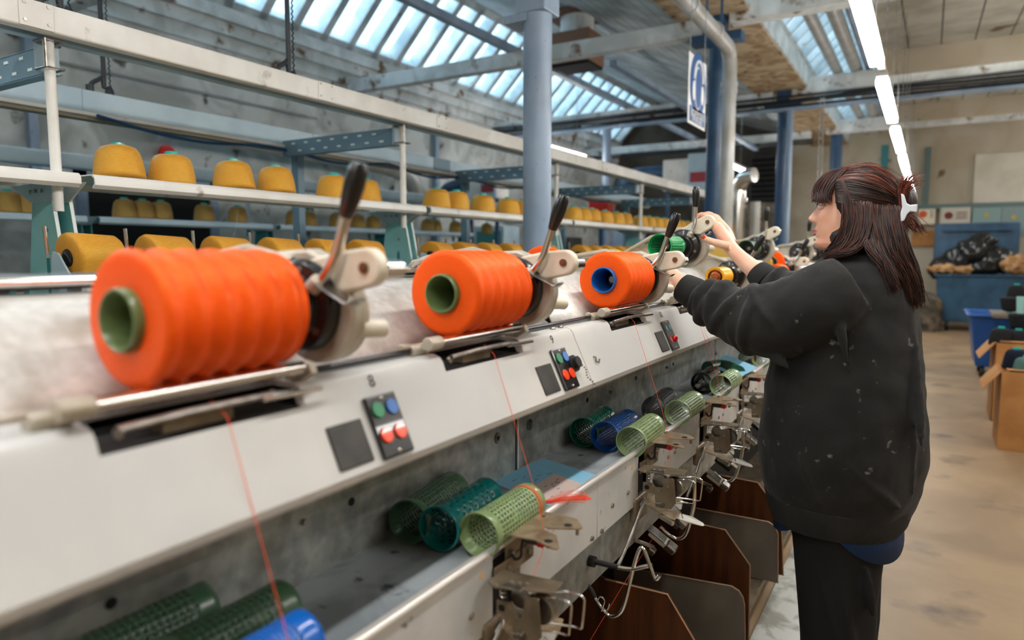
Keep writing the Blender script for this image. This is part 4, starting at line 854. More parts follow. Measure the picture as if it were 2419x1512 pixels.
# ------------------------------------------------------------------ creel machine across the aisle
cm = empty('creel_machine', (-3.0, 4.0, 0), 'long creel machine with white rails, shelves and mint-green uprights', 'creel machine')
YA, YB = -.9, 9.7
GAP = [-.57, 1.30, 3.17, 5.05, 6.95, 8.85]
POST = [-.55, 1.235, 3.03, 4.88, 6.74, 8.6]
m = MB().box((-2.50, YA, 2.065), (-2.45, YB, 2.152)); m.build('front_rail', creelw, cm, smooth=False, bevel=.006)
MB().box((-2.66, YA, 2.085), (-2.62, YB, 2.152)).build('inner_rail', creelb, cm, smooth=False, bevel=.004)
y = YA; m = MB()
while y < YB: m.box((-2.62, y, 2.125), (-2.50, y+.035, 2.14)); y += .075
tag(m.build('rail_rungs', armb, cm, smooth=False), kind='stuff')
MB().box((-2.62, YA, 2.142), (-2.50, YB, 2.147)).build('rail_lid', creelb, cm, smooth=False)
for i, y in enumerate((1.12, 2.35, 3.25, 4.3, 5.6, 7.3)):
    MB().box((-2.449, y, 2.067), (-2.446, y+.10, 2.150)).build('rail_joint_plate', creelw, cm, smooth=False, bevel=.001)
    m = MB()
    for dy, dz in ((.015, .085), (.085, .085), (.015, .14), (.085, .14)): m.cyl((-2.446, y+dy, 2.0+dz), (-2.443, y+dy, 2.0+dz), .0055, n=8)
    each(m, 'rail_bolt', steel, cm)
MB().box((-3.54, YA, 2.035), (-3.50, YB, 2.14)).build('back_rail', creelb, cm, smooth=False, bevel=.004)
MB().box((-3.52, YA, 2.018), (-3.485, YB, 2.034)).build('back_rail_track', creelw, cm, smooth=False)  # cream lip under the rail, its lit band put into the colour
MB().box((-3.56, YA, 2.000), (-3.50, YB, 2.014)).build('back_rail_track', mat('track_brass_grey', c8(150, 140, 120), .4, .5), cm, smooth=False)
for y in (1.85, 3.3, 4.6, 6.3): MB().box((-3.499, y, 2.037), (-3.495, y+.22, 2.138)).build('cover_plate', armb if y > 4 else creelb, cm, smooth=False)
for i, y in enumerate(POST):
    MB().cyl((-2.52, y, 1.50), (-2.52, y, 2.06), .0165, n=20).build('post', creelw, cm)
    a = MB(); a.box((-3.50, y+.02, 1.965), (-2.56, y+.035, 2.055)); a.box((-3.50, y+.02, 1.962), (-2.56, y+.06, 1.967)); a.box((-3.50, y+.02, 2.053), (-2.56, y+.06, 2.058)); a.build('cross_arm', armb, cm, smooth=False)
    a = MB()
    for k in range(14): a.box((-3.42+k*.055, y+.018, 1.985 if k % 2 else 2.03), (-3.39+k*.055, y+.0198, 1.995 if k % 2 else 2.04))
    tag(a.build('arm_slots', whiteedge, cm, smooth=False), kind='stuff')
    a = MB(); a.box((-2.575, y-.02, 1.96), (-2.558, y+.05, 2.06)); a.build('clamp_plate', creelb, cm, smooth=False)
    a = MB()
    for z in (1.965, 2.055): a.tube([(-2.56, y-.025, z), (-2.49, y-.025, z), (-2.49, y+.03, z), (-2.56, y+.03, z)], .004, 6)
    a.tube([(-2.49, y-.025, 1.965), (-2.49, y-.025, 2.055)], .004, 6)
    a.build('u_bolt', steel, cm)
for i, g in enumerate(GAP):
    for (dy, pm) in ((-.052, tealpaint), (.004, tealpaint)):
        P = [(-2.72, 1.545), (-2.585, 1.545), (-2.53, 1.28), (-2.46, .95), (-2.42, .1), (-2.95, .1), (-2.85, .95), (-2.77, 1.28)]
        MB().prism([(x, g+dy, z) for x, z in P], (0, .006, 0)).build('upright', pm, cm, smooth=False)
        E_ = [(-2.585, 1.545), (-2.53, 1.28), (-2.46, .95)]
        MB().add([(x+dx, g+dy+e, z) for x, z in E_ for dx, e in ((.001, -.003), (.001, .009))], [(0, 1, 3, 2), (2, 3, 5, 4)]).build('upright_edge', whiteedge, cm, smooth=False)
        MB().prism([(x, g+dy-.004, z) for x, z in ((-2.86, 1.600), (-2.47, 1.600), (-2.585, 1.535), (-2.72, 1.535))], (0, .006, 0)).build('shelf_bracket', creelw if dy > 0 else creelb, cm, smooth=False)
    MB().box((-2.72, g-.046, .1), (-2.66, g+.004, 1.54)).build('upright_web', tealdark, cm, smooth=False)
    a = MB(); a.prism([(x, g-.0525, z) for x, z in ((-2.645, 1.36), (-2.635, 1.375), (-2.625, 1.36), (-2.625, 1.20), (-2.645, 1.20))], (0, -.001, 0)); a.build('upright_slot', tealdark, cm, smooth=False)
    a = MB()
    for k in range(3): a.cyl((-2.72+.04*k, g-.058, 1.575), (-2.72+.04*k, g-.064, 1.575), .007, n=8)
    a.cyl((-2.63, g-.053, 1.44), (-2.63, g-.057, 1.44), .007, n=8)
    each(a, 'bracket_bolt', steel, cm)
    MB().box((-3.53, g-.03, .1), (-3.47, g+.02, 2.035)).build('rear_leg', armb, cm, smooth=False)
def shelf(xf, xb, y0, y1, z, mm, name, cm=cm):
    s = 1 if xf > xb else -1; r = .022; m = MB()
    prof = [(xb, z-.003), (xf-s*r, z-.003)]+[(xf-s*r+s*r*math.sin(t), z-r+r*math.cos(t)-.003+.0) for t in [PI/2*k/5 for k in range(1, 6)]]+[(xf, z-.040), (xf-s*.016, z-.052), (xf-s*.019, z-.047), (xf-s*.006, z-.036), (xf-s*.006, z-.018), (xf-s*.025, z-.007), (xb, z-.007)]
    m.prism([(x, y0, zz) for x, zz in prof], (0, y1-y0, 0)); o = m.build(name, mm, cm, angle=30, bevel=.0)
    u = MB(); yy = y0+.12
    while yy < y1-.3:
        for k in range(3): u.box((xf-s*(.08+k*.07)-.006, yy+k*.05, z-.0078), (xf-s*(.08+k*.07)+.006, yy+.20+k*.05, z-.0072))
        yy += .38
    tag(u.build('shelf_slots', whiteedge, cm, smooth=False), kind='stuff')
    MB().box((xb-.005, y0, z-.03), (xb+.005, y1, z+.004)).build('shelf_back_edge', creelw, cm, smooth=False)
for i in range(len(GAP)-1):
    shelf(-2.45, -2.86, GAP[i]+.022, GAP[i+1]-.022, 1.632, creelw, 'shelf')
shelf(-2.45, -2.86, YA-.4, GAP[0]-.022, 1.632, creelw, 'shelf')
MB().box((-3.3, YA, .08), (-2.75, YB, 1.18)).build('machine_bed', tealdark, cm, smooth=False, bevel=.01)
MB().box((-2.75, YA, 1.10), (-2.35, YB, 1.17)).build('drum_tray', castm, cm, smooth=False, bevel=.008)
MB().cyl((-2.37, YA, 1.262), (-2.37, YB, 1.262), .014, n=16).build('drive_shaft', chrome, cm)
for y in (.92, 1.02): MB().cyl((-2.37, y, 1.262), (-2.37, y+.02, 1.262), .028, n=20).build('shaft_bearing', chrome, cm)
MB().cyl((-2.37, .80, 1.262), (-2.37, 1.00, 1.262), .026, n=20).build('drum', graysock, cm)
# blue cable slung along the back rail
c = []
for i in range(22): c.append((-3.47, 1.9+i*.30, 2.02-.05*abs(math.sin(i*.9))))
tag(MB().tube(smoothpath(c, 3), .009, 6).build('blue_cable', cableb), 'blue cable looped along the rear rail of the creel machine', 'cable')
# conduits dropping from the roof on to the rails
for k, (x, y, zz, lab) in enumerate(((-2.55, 2.22, 2.152, 'dark bent conduit dropping on to the front rail'), (-3.52, 1.92, 2.14, 'dark bent conduit dropping on to the rear rail'), (-2.55, 1.245, 2.152, 'dark conduit at the top left above the front rail'))):
    P = [(x, y-.02, zz), (x, y-.01, zz+.04), (x, y+.04, zz+.08), (x, y+.05, zz+.14), (x, y+.05, 3.55)]
    e = empty('power_drop', P[0], lab, 'conduit'); MB().tube(smoothpath(P, 5), .011, 8).build('pipe', cablek, e)
    MB().tube([(x, y+.075, zz+.02+i*.012+0) if i % 2 else (x+.004, y+.08, zz+.02+i*.012) for i in range(110)], .0035, 4).build('chain', cablek, e)
    MB().lathe([(0, 0), (.022, 0), (.020, .02), (.010, .04), (0, .045)], (x, y+.075, zz), 'Z', 14).build('plug', cablek, e)
    MB().cyl((x, y-.02, zz), (x, y-.02, zz+.03), .018, n=14).build('socket', cablek, e)
# second creel machine farther back against the wall
rm_ = empty('creel_machine', (-5.1, 4.0, 0), 'shaded blue-grey creel machine farther back, against the left wall', 'creel machine')
RG = [atX(222, 515, -4.7).y, atX(655, 533, -4.7).y]; st_ = RG[1]-RG[0]; RG = [RG[0]-st_]+RG+[RG[1]+st_*k for k in range(1, 3)]
for i, g in enumerate(RG):
    MB().prism([(x, g-.03, z) for x, z in ((-4.80, 1.55), (-4.94, 1.55), (-5.04, .9), (-5.04, .1), (-4.68, .1), (-4.72, .9))], (0, .006, 0)).build('upright', tealdark, rm_, smooth=False)
    MB().prism([(x, g+.03, z) for x, z in ((-4.80, 1.55), (-4.94, 1.55), (-5.04, .9), (-5.04, .1), (-4.68, .1), (-4.72, .9))], (0, .006, 0)).build('upright', tealdark, rm_, smooth=False)
    MB().prism([(x, g-.035, z) for x, z in ((-4.72, 1.598), (-5.06, 1.598), (-4.94, 1.545), (-4.80, 1.545))], (0, .07, 0)).build('shelf_bracket', creelb, rm_, smooth=False)
    MB().cyl((-5.0, g-.05, 1.5), (-5.0, g-.05, 2.0), .018, n=14).build('post', creelb, rm_)
    if i < len(RG)-1: shelf(-4.70, -5.08, g+.04, RG[i+1]-.04, 1.604, creelb, 'shelf', rm_)
shelf(-4.70, -5.08, -1.0, RG[0]-.04, 1.604, creelb, 'shelf', rm_)
MB().box((-5.06, -1, 1.93), (-4.96, 8.3, 2.03)).build('rail', creelb, rm_, smooth=False, bevel=.01)
MB().box((-5.3, -1, .08), (-4.9, 8.3, 1.15)).build('machine_bed', tealdark, rm_, smooth=False, bevel=.01)
# cones on the shelves
def cone_proto(name, rb, rt, h, ym):
    t = empty(name, (0, 0, 0)); pr = [(0, .002), (rb-.01, 0), (rb-.002, .006)]
    for k in range(9): u = k/8; pr.append((rb+(rt-rb)*u+.002*math.sin(u*PI), .008+u*(h-.04)))
    pr += [(rt-.004, h-.022), (rt-.014, h-.008), (rt-.030, h-.001), (.030, h), (0, h)]
    MB().lathe(pr, (0, 0, 0), 'Z', 48).build('yarn', ym, t, angle=60)
    MB().lathe([(.021, h-.002), (.0235, h+.0), (.024, h+.012), (.0205, h+.013), (.019, h-.002)], (0, 0, 0), 'Z', 28).build('tube', turq, t); return t
cp_ = cone_proto('yarn_cone', .090, .077, .124, ochre); CU = [False]
dim = yarn('shaded_ochre_yarn', c8(168, 132, 76), c8(150, 116, 62))  # duller ochre for the rear cones, their shade put into the colour
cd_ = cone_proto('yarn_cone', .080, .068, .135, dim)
front = [(1.53, -.10, 'leftmost'), (1.743, .02, 'second from left'), (2.039, -.08, 'third'), (2.272, -.07, 'fourth'), (2.639, .03, 'fifth, left of the dark lever grip'), (2.875, 0, 'sixth, partly behind the dark lever grip'),
    (3.52, .04, 'seventh, over the shelf gap'), (3.73, .03, 'eighth, just right of the gap'), (4.045, .02, 'ninth'), (4.383, .01, 'tenth, next to the pale column'), (4.60, 0, 'eleventh, half behind the pale column')]
far_ = [5.46, 5.665, 5.87, 6.15, 6.44, 6.67, 7.11, 7.37, 7.62, 7.90, 8.25, 8.5, 8.8]
ords = ['first', 'second', 'third', 'fourth', 'fifth', 'sixth', 'seventh', 'eighth', 'ninth', 'tenth', 'eleventh', 'twelfth', 'thirteenth']
f0 = True
for y, t, l in front:
    o = cp_ if f0 else copy_tree(cp_); f0 = False; o.location = (-2.66, y, 1.631+abs(t)*.09); o.rotation_euler = (t*.3, t, 0); tag(o, 'ochre yarn cone on the white front shelf, '+l, 'yarn cone', 'ochre cones on the front shelf')
for i, y in enumerate(far_):
    t = random.choice((-.06, -.03, .03)); o = copy_tree(cp_); o.location = (-2.66, y, 1.631+abs(t)*.09); o.rotation_euler = (t*.3, t, 0); o.scale = (.97, .97, 1)
    tag(o, 'ochre cone on the front shelf, %s to the right of the pale column' % ords[i], 'yarn cone', 'ochre cones on the front shelf')
f0 = True
RZ = 1.604
rear = [(20, 'far left'), (66, 'left, by the first upright'), (295, 'first of three together'), (338, 'second of three together'), (381, 'third of three together'), (483, 'alone'), (562, 'with hanging thread'), (695, 'left of a pair'), (729, 'right of a pair'),
        (795, 'left beside the lever rod'), (845, 'right beside the lever rod'), (882, 'last before the second upright'), (1010, 'first beyond the second upright'), (1028, 'second beyond the second upright'), (1076, 'third beyond the second upright'), (1097, 'fourth beyond the second upright'), (1150, 'near the pale column')]
for x, l in rear:
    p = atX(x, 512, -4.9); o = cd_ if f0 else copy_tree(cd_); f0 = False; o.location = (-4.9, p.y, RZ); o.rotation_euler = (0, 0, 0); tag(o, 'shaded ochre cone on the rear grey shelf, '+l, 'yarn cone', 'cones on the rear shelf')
o = MB().tube(smoothpath([(-4.72, atX(562, 510, -4.72).y, 1.70), (-4.60, atX(555, 540, -4.6).y, 1.52), (-4.5, atX(535, 560, -4.5).y, 1.44)], 5), .001, 4).build('loose_thread', whiteedge); tag(o, 'fine pale thread hanging from a rear-shelf cone', 'thread')
# packages and swing arms on the creel machine
def pk_proto():
    t = empty('wound_package', (0, 0, 0)); r0, r1, L = .080, .056, .16
    MB().lathe([(.028, 0), (r0-.012, 0), (r0-.003, .004), (r0, .012), (r1+.003, L-.01), (r1-.006, L), (.02, L)], (0, 0, 0), 'Y', 44).build('yarn', ochre, t, angle=60)
    MB().lathe([(0, -.004), (.018, -.006), (.026, -.004), (.027, .004), (.02, L+.006), (0, L+.006)], (0, 0, 0), 'Y', 24).build('tube', blackp, t); return t
pp_ = pk_proto(); f0 = True
def arm_proto():
    t = empty('swing_arm', (0, 0, 0))
    MB().prism([(x, -.02, z) for x, z in ((.11, -.115), (.11, -.085), (.05, -.06), (-.02, .015), (-.05, .02), (-.07, -.06), (-.06, -.115))], (0, .006, 0)).build('side_plate', creelb, t, smooth=False)
    MB().box((.02, -.02, -.115), (.14, .09, -.080)).build('foot', creelw, t, smooth=False, bevel=.004)
    MB().tube([(-.06, -.03, .0), (-.06, -.035, .10)], .006, 8).build('handle', chrome, t)
    return t
ap_ = arm_proto(); k = 0
for b in range(-1, 4):
    for j in range(6):
        y = 1.165+1.87*b+j*.258
        o = pp_ if f0 else copy_tree(pp_); a = ap_ if f0 else copy_tree(ap_); f0 = False
        o.location = (-2.34, y, 1.345); o.rotation_euler = (.10, 0, .03); a.location = Vector((-2.34, y, 1.345))-cm.location; a.parent = cm
        bn = ['left of the first mint upright', 'between first and second mint uprights', 'between second mint upright and column', 'behind and right of the column', 'far along behind the green tube'][b+1]
        tag(o, 'ochre package %s, %s of six' % (bn, ords[j]), 'yarn package', 'ochre packages on the creel machine')
for i, (x, l) in enumerate(((105, 'left, behind the first upright'), (1045, 'behind the second upright'))):
    o = copy_tree(pp_); p = atX(x, 590, -3.3); o.location = (-3.3, p.y, 1.36); o.rotation_euler = (.1, 0, 0); tag(o, 'dim ochre package on the rear side of the creel machine, '+l, 'yarn package', 'ochre packages on the creel machine')
# ------------------------------------------------------------------ middle distance
def simple(name, mb, m, label, cat, **k): return tag(mb.build(name, m, **k), label, cat)
p = atY(1765, 440, 8.6)
d = empty('silver_duct', (p.x, 8.6, 0), 'shiny silver duct with elbow and ribbed hose right of the grey pipe', 'duct')
MB().tube(smoothpath([(p.x-.10, 8.6, 0), (p.x-.10, 8.6, p.z-.25), (p.x-.09, 8.6, p.z-.02), (p.x-.02, 8.55, p.z+.10), (p.x+.10, 8.5, p.z+.12)], 6), .085, 18).build('duct', chrome, d)
m = MB(); q = [(p.x+.09, 8.65, .2+i*.03) for i in range(int((p.z-.35)/.03))]; m.tube(q, [.055+.008*(i % 2) for i in range(len(q))], 14); m.build('ribbed_hose', pipeg, d)
m = MB()
for z in (p.z-.18, p.z-.26): m.cyl((p.x-.10, 8.6, z), (p.x-.10, 8.6, z+.04), .105, n=20)
each(m, 'duct_clamp', chrome, d)
def vent(x, y, z, s, lab):
    r = empty('dust_extractor', (x, y, z), lab, 'extractor')
    MB().box((x-.35*s, y, z-.22*s), (x+.30*s, y+.4, z+.22*s)).build('housing', creelw, r, smooth=False, bevel=.02)
    MB().box((x+.02*s, y-.05, z-.25*s), (x+.36*s, y, z+.28*s)).build('motor_box', creelb, r, smooth=False, bevel=.03)
    MB().box((x+.06*s, y-.056, z-.12*s), (x+.32*s, y-.051, z+.02*s)).build('red_label', mat('dull_red', c8(150, 52, 58), .5), r, smooth=False)
    MB().tube(smoothpath([(x-.35*s, y+.2, z+.05), (x-.7*s, y+.2, z+.05), (x-.95*s, y+.2, z-.02), (x-1.05*s, y+.2, z-.30*s)], 5), .12*s, 16).build('dark_duct', navy, r)
    m = MB(); m.box((x-.33*s, y+.1, 0), (x-.28*s, y+.15, z-.2*s)); m.box((x+.23*s, y+.1, 0), (x+.28*s, y+.15, z-.2*s)); each(m, 'leg', navy, r, smooth=False)
p = atY(1622, 412, 11.2); vent(p.x, 11.2, p.z, 1.15, 'white extractor box with red label left of the blue column')
p = atY(1135, 440, 8.45); vent(p.x, 8.45, p.z, .8, 'white extractor with dark elbow behind the shelf left of the pale column')
p = atY(1413, 484, 9.4); r = empty('red_fire_bucket', (p.x, 9.4, 0), 'red box on stand behind the far shelf cones', 'box')
MB().prism([(p.x-.14, 9.4, p.z-.12), (p.x+.14, 9.4, p.z-.12), (p.x+.16, 9.4, p.z+.12), (p.x-.16, 9.4, p.z+.12)], (0, .25, 0)).build('box', redm, r, smooth=False, bevel=.01)
MB().box((p.x-.03, 9.5, 0), (p.x+.03, 9.56, p.z-.12)).build('stand', navy, r, smooth=False)
r['label'] = 'red box on a stand behind the far shelf cones'; r.name = 'red_box'
p = atY(1428, 330, 10.5); simple('white_pipe', MB().cyl((p.x, 10.6, 0), (p.x, 10.6, 3.4), .07, n=20), colblue, 'pale vertical pipe rising between the column and the sign', 'pipe')
for i, (x0, x1, yy, y0, lab, mm) in enumerate(((1120, 1190, 9.5, 535, 'grey blue cabinet beyond the creel machine, left of the pale column', creelb), (1305, 1345, 10.5, 560, 'dark cabinet just right of the pale column', graysock), (1445, 1500, 11.2, 540, 'blue-grey machine cabinet behind the ochre packages', colblue), (1216, 1237, 10.6, 480, 'slim pale cabinet at the left edge of the column', pipeg), (1745, 1830, 14.6, 480, 'grey cabinet against the dark end wall', sackm))):
    a = atY(x0, y0, yy); b = atY(x1, y0, yy); r = empty('cabinet', ((a.x+b.x)/2, yy, 0), lab, 'cabinet')
    MB().box((a.x, yy, 0), (b.x, yy+.5, a.z)).build('body', mm, r, smooth=False, bevel=.01)
    MB().box((a.x+.05, yy-.012, .1), (b.x-.05, yy-.001, a.z-.08)).build('door', tealdark if i == 0 else mm, r, smooth=False, bevel=.004)
    MB().cyl((b.x-.10, yy-.03, a.z*.6), (b.x-.10, yy-.03, a.z*.6+.12), .008, n=8).build('handle', steel, r)
# dark louvred vent on end wall
p = atY(1815, 425, 15.7); m = MB()
for k in range(9): m.obox((p.x, 15.72, p.z-.45+k*.11), .7, .03, .08, Euler((.5, 0, 0)).to_matrix())
r = empty('louvre_vent', (p.x, 15.7, p.z-.5), 'dark louvred vent on the end wall left of the third column', 'vent'); m.build('slats', darkgap, r, smooth=False); MB().box((p.x-.4, 15.74, p.z-.52), (p.x+.4, 15.9, p.z+.52)).build('frame', graysock, r, smooth=False)
# ------------------------------------------------------------------ right side: bins, boxes, cones
def ring_tub(name, x0, x1, y0, y1, z0, z1, inset, m, root, th=.02, rim=.04):
    def R(e, z): return [(x0+e, y0+e, z), (x1-e, y0+e, z), (x1-e, y1-e, z), (x0+e, y1-e, z)]
    v = R(inset, z0)+R(0, z1)+R(-rim, z1)+R(-rim, z1+.03)+R(th-.01, z1+.03)+R(inset+th, z0+th); f = []
    for k in range(5):
        for i in range(4): f.append((k*4+i, k*4+(i+1) % 4, (k+1)*4+(i+1) % 4, (k+1)*4+i))
    f += [(3, 2, 1, 0), (20, 21, 22, 23)]
    q = MB(); q.add(v, f); return q.build(name, m, root, smooth=False, bevel=.02)
a = atY(2215, 772, 14.3); t = atY(2212, 652, 14.3)
bb = empty('waste_bin', (a.x+.9, 14.3, 0), 'big dark blue wheeled bin with open lid, full of black bags', 'bin')
ring_tub('body', t.x, t.x+1.75, 14.3, 15.2, .16, t.z, .07, binb, bb)
l0 = atY(2209, 532, 15.3); l1 = atY(2412, 528, 15.3)
MB().obox(((l0.x+l1.x)/2, 15.33, (t.z+l0.z)/2+.03), l1.x-l0.x, .06, l0.z-t.z, Euler((-.06, 0, 0)).to_matrix()).build('lid', binb, bb, smooth=False, bevel=.02)
m = MB().obox(((l0.x+l1.x)/2, 15.27, l0.z-.10), l1.x-l0.x-.25, .05, .05, Euler((-.06, 0, 0)).to_matrix()); m.build('lid_ridge', binb, bb, smooth=False, bevel=.01)
m = MB()
for x in (t.x+.2, t.x+1.5):
    for y in (14.45, 15.05): m.cyl((x-.03, y, .09), (x+.03, y, .09), .09, n=18)
each(m, 'wheel', blackr, bb)
def blob(name, parts, m, label, cat, disp=.05, sc=4, vox=.03):
    q = MB()
    for c, r, s in parts: q.ball(c, r, 20, s)
    o = q.build(name, m); tag(o, label, cat); rm = o.modifiers.new('r', 'REMESH'); rm.mode = 'VOXEL'; rm.voxel_size = vox; rm.use_smooth_shade = True
    tx = bpy.data.textures.new(name, 'CLOUDS'); tx.noise_scale = 1/sc; tx.noise_depth = 3; dm = o.modifiers.new('d', 'DISPLACE'); dm.texture = tx; dm.strength = disp*2; dm.mid_level = .5; dm.texture_coords = 'LOCAL'; return o
q = lambda x, y, Y=14.75: atY(x, y, Y)
blob('rubbish_bag', [(q(2300, 595), .28, (1.1, .9, 1)), (q(2320, 570), .20, (1.2, .8, .8)), (q(2270, 615), .25, (1.1, .9, .9))], bagm, 'shiny black rubbish bag heaped highest in the blue bin', 'bag', .09, 5)
blob('rubbish_bag', [(q(2345, 615), .26, (1.3, .9, .9)), (q(2320, 632, 14.6), .22, (1.3, .8, .7))], bagm, 'shiny black rubbish bag on the right in the blue bin', 'bag', .09, 5)
blob('rubbish_bag', [(q(2228, 630), .22, (1, .9, .9)), (q(2212, 640), .14, (1, .9, 1))], bagm, 'black rubbish bag hanging over the left rim of the blue bin', 'bag', .07, 6)
blob('kraft_paper', [(q(2240, 636, 14.5), .14, (2.2, .8, .6)), (q(2275, 637, 14.5), .12, (1.8, .8, .6))], cardt, 'crumpled brown paper at the left of the blue bin', 'paper', .10, 9, .02)
blob('kraft_paper', [(q(2395, 625, 14.5), .17, (1.1, .8, 1)), (q(2412, 635, 14.5), .14, (1.2, .8, .8))], cardt, 'crumpled brown paper at the right of the blue bin', 'paper', .10, 9, .02)
blob('grey_sack', [((q(2180, 760, 14.2)).xyz*1, .30, (1, .9, 1.1)), (q(2185, 725, 14.2), .26, (1, .9, 1)), (q(2178, 780, 14.2), .30, (1.1, .9, .5))], sackm, 'slumped grey sack on the floor left of the blue bin', 'sack', .08, 4)
a = atZ(2300, 893, 0)
tub = empty('blue_tub', (a.x+.3, a.y, 0), 'bright blue wheeled tub in front of the dark blue bin', 'tub')
zt_ = atY(2292, 748, a.y).z; ring_tub('body', a.x-.06, a.x+.75, a.y, a.y+.8, .12, zt_, .07, binl, tub)
m = MB()
for x in (a.x+.08, a.x+.58):
    for y in (a.y+.12, a.y+.6): m.cyl((x-.02, y, .06), (x+.02, y, .06), .06, n=16)
each(m, 'wheel', blackr, tub)
def carton(x, y, w, d, h, label):
    r = empty('cardboard_box', (x+w/2, y+d/2, 0), label, 'box', 'cardboard boxes of cones'); th = .006
    m = MB(); m.box((x, y, 0), (x+w, y+th, h)); m.box((x, y+d-th, 0), (x+w, y+d, h)); m.box((x, y, 0), (x+th, y+d, h)); m.box((x+w-th, y, 0), (x+w, y+d, h)); m.box((x, y, 0), (x+w, y+d, th)); m.build('carton', cardb, r, smooth=False)
    m = MB().obox((x-.055, y+d/2, h-.07), .006, d-.01, .16, Euler((0, .65, 0)).to_matrix()); m.build('flap', cardb, r, smooth=False)
    m = MB().obox((x+w*.4, y+.10, h+.008), w*.7, .2, .005, Euler((-.04, 0, 0)).to_matrix()); m.build('flap', cardb, r, smooth=False)
    MB().box((x-.001, y+d*.35, h*.1), (x+.001, y+d*.65, h*.95)).build('side_seam', mat('tape_brown', c8(150, 100, 54), .5), r, smooth=False); return r
b1 = carton(.476, 5.77, .62, .42, .55, 'cardboard box nearest on the right with black printed marks')
m = MB(); m.cyl((.86, 5.7695, .26), (.86, 5.768, .26), .016, n=16); m.box((.90, 5.768, .28), (.97, 5.7695, .36)); each(m, 'printed_mark', darkgap, b1, smooth=False)
b2 = carton(.50, 6.75, .66, .45, .64, 'cardboard box behind the nearest one, holding charcoal cones')
ck = cone_proto('dark_yarn_cone', .085, .070, .14, blackyarn)
navyy = yarn('navy_yarn', c8(22, 28, 44), c8(18, 22, 36)); tealy = yarn('grey_teal_yarn', c8(84, 116, 108), c8(70, 100, 92))
spots = [(2363, 815, 6.9, 'on the rear box, leftmost', None), (2404, 820, 6.95, 'on the rear box, right', None), (2408, 780, 7.15, 'on the rear box, topmost at the right edge', None), (2400, 872, 5.95, 'navy, on the nearest box', navyy), (2420, 890, 5.90, 'grey-teal, cut by the right edge on the nearest box', tealy),
         (2385, 736, 8.3, 'on the grey crate, lower one', None), (2400, 706, 8.5, 'on the grey crate, upper one', None)]
for i, (x, y, Y, lab, mm) in enumerate(spots):
    o = ck if i == 0 else copy_tree(ck); p = atY(x, y, Y); o.location = p; o.rotation_euler = (PI if i in (2, 5) else 0, 0, 0)
    if i in (2, 5): o.location.z += .14
    if i == 0: ck0 = p
    if mm:
        for c_ in o.children:
            if c_.name.startswith('yarn'): c_.data = c_.data.copy(); c_.data.materials[0] = mm
    tag(o, 'dark yarn cone '+lab, 'yarn cone', 'dark cones by the boxes')
p = atY(2345, 740, 8.3); r = empty('grey_crate', (p.x+.4, 8.3, 0), 'grey crate carrying dark cones behind the boxes', 'crate')
MB().box((p.x, 8.2, p.z-.04), (p.x+.9, 8.8, p.z)).build('tray', greyplate, r, smooth=False, bevel=.005); MB().box((p.x+.25, 8.25, 0), (p.x+.85, 8.75, p.z-.04)).build('body', graysock, r, smooth=False, bevel=.005)
p = atY(2402, 741, 8.15); p.z = 0
p = atY(2408, 780, 7.15); p = p+Vector((0, -.0, .141)); simple('mint_tube', MB().lathe([(0, 0), (.028, 0), (.036, .14), (.033, .14), (.026, .004), (0, .004)], p, 'Z', 24), mat('pale_mint_plastic', c8(150, 196, 190), .4), 'pale mint tube standing on a dark cone by the boxes', 'tube')
# ------------------------------------------------------------------ the woman
skin = mat('skin', c8(238, 190, 162), .45, col2=c8(230, 166, 138), scale=14, lo=.35, hi=.7, sub=.12, extra=(c8(200, 112, 92), 7, .58, .8))
sweat = mat('charcoal_sweatshirt', c8(30, 29, 28), .92, col2=c8(23, 23, 23), scale=10, sheen=.08, extra=(c8(116, 114, 108), 30, .665, .74), bump=.3, bscale=14)
ribm = wave_bump(mat('sweatshirt_rib', c8(42, 41, 40), .95, col2=c8(34, 34, 34), scale=10), 120, .5, 'X', .001)
trou = mat('black_trousers', c8(18, 19, 22), .85, col2=c8(14, 15, 18), scale=6, bump=.3, bscale=6)
shirt = mat('blue_shirt', c8(20, 66, 122), .8, col2=c8(14, 52, 100), scale=6)
hairA = mat('dark_brown_hair', c8(36, 22, 18), .42, spec=.5); hairB = mat('brown_hair', c8(58, 34, 25), .42, spec=.5); hairC = mat('auburn_hair', c8(84, 38, 27), .42, spec=.5); hairD = mat('copper_hair', c8(140, 66, 40), .45)
clipm = mat('white_clip', c8(226, 232, 240), .35); nailm = mat('orange_red_nail', c8(226, 60, 26), .25, coat=.5)
YW = 2.20
def interp(T, z):
    if z <= T[0][0]: return T[0][1:]
    for a, b in zip(T, T[1:]):
        if z <= b[0]:
            t = (z-a[0])/(b[0]-a[0]); return [p+(q-p)*t for p, q in zip(a[1:], b[1:])]
    return T[-1][1:]
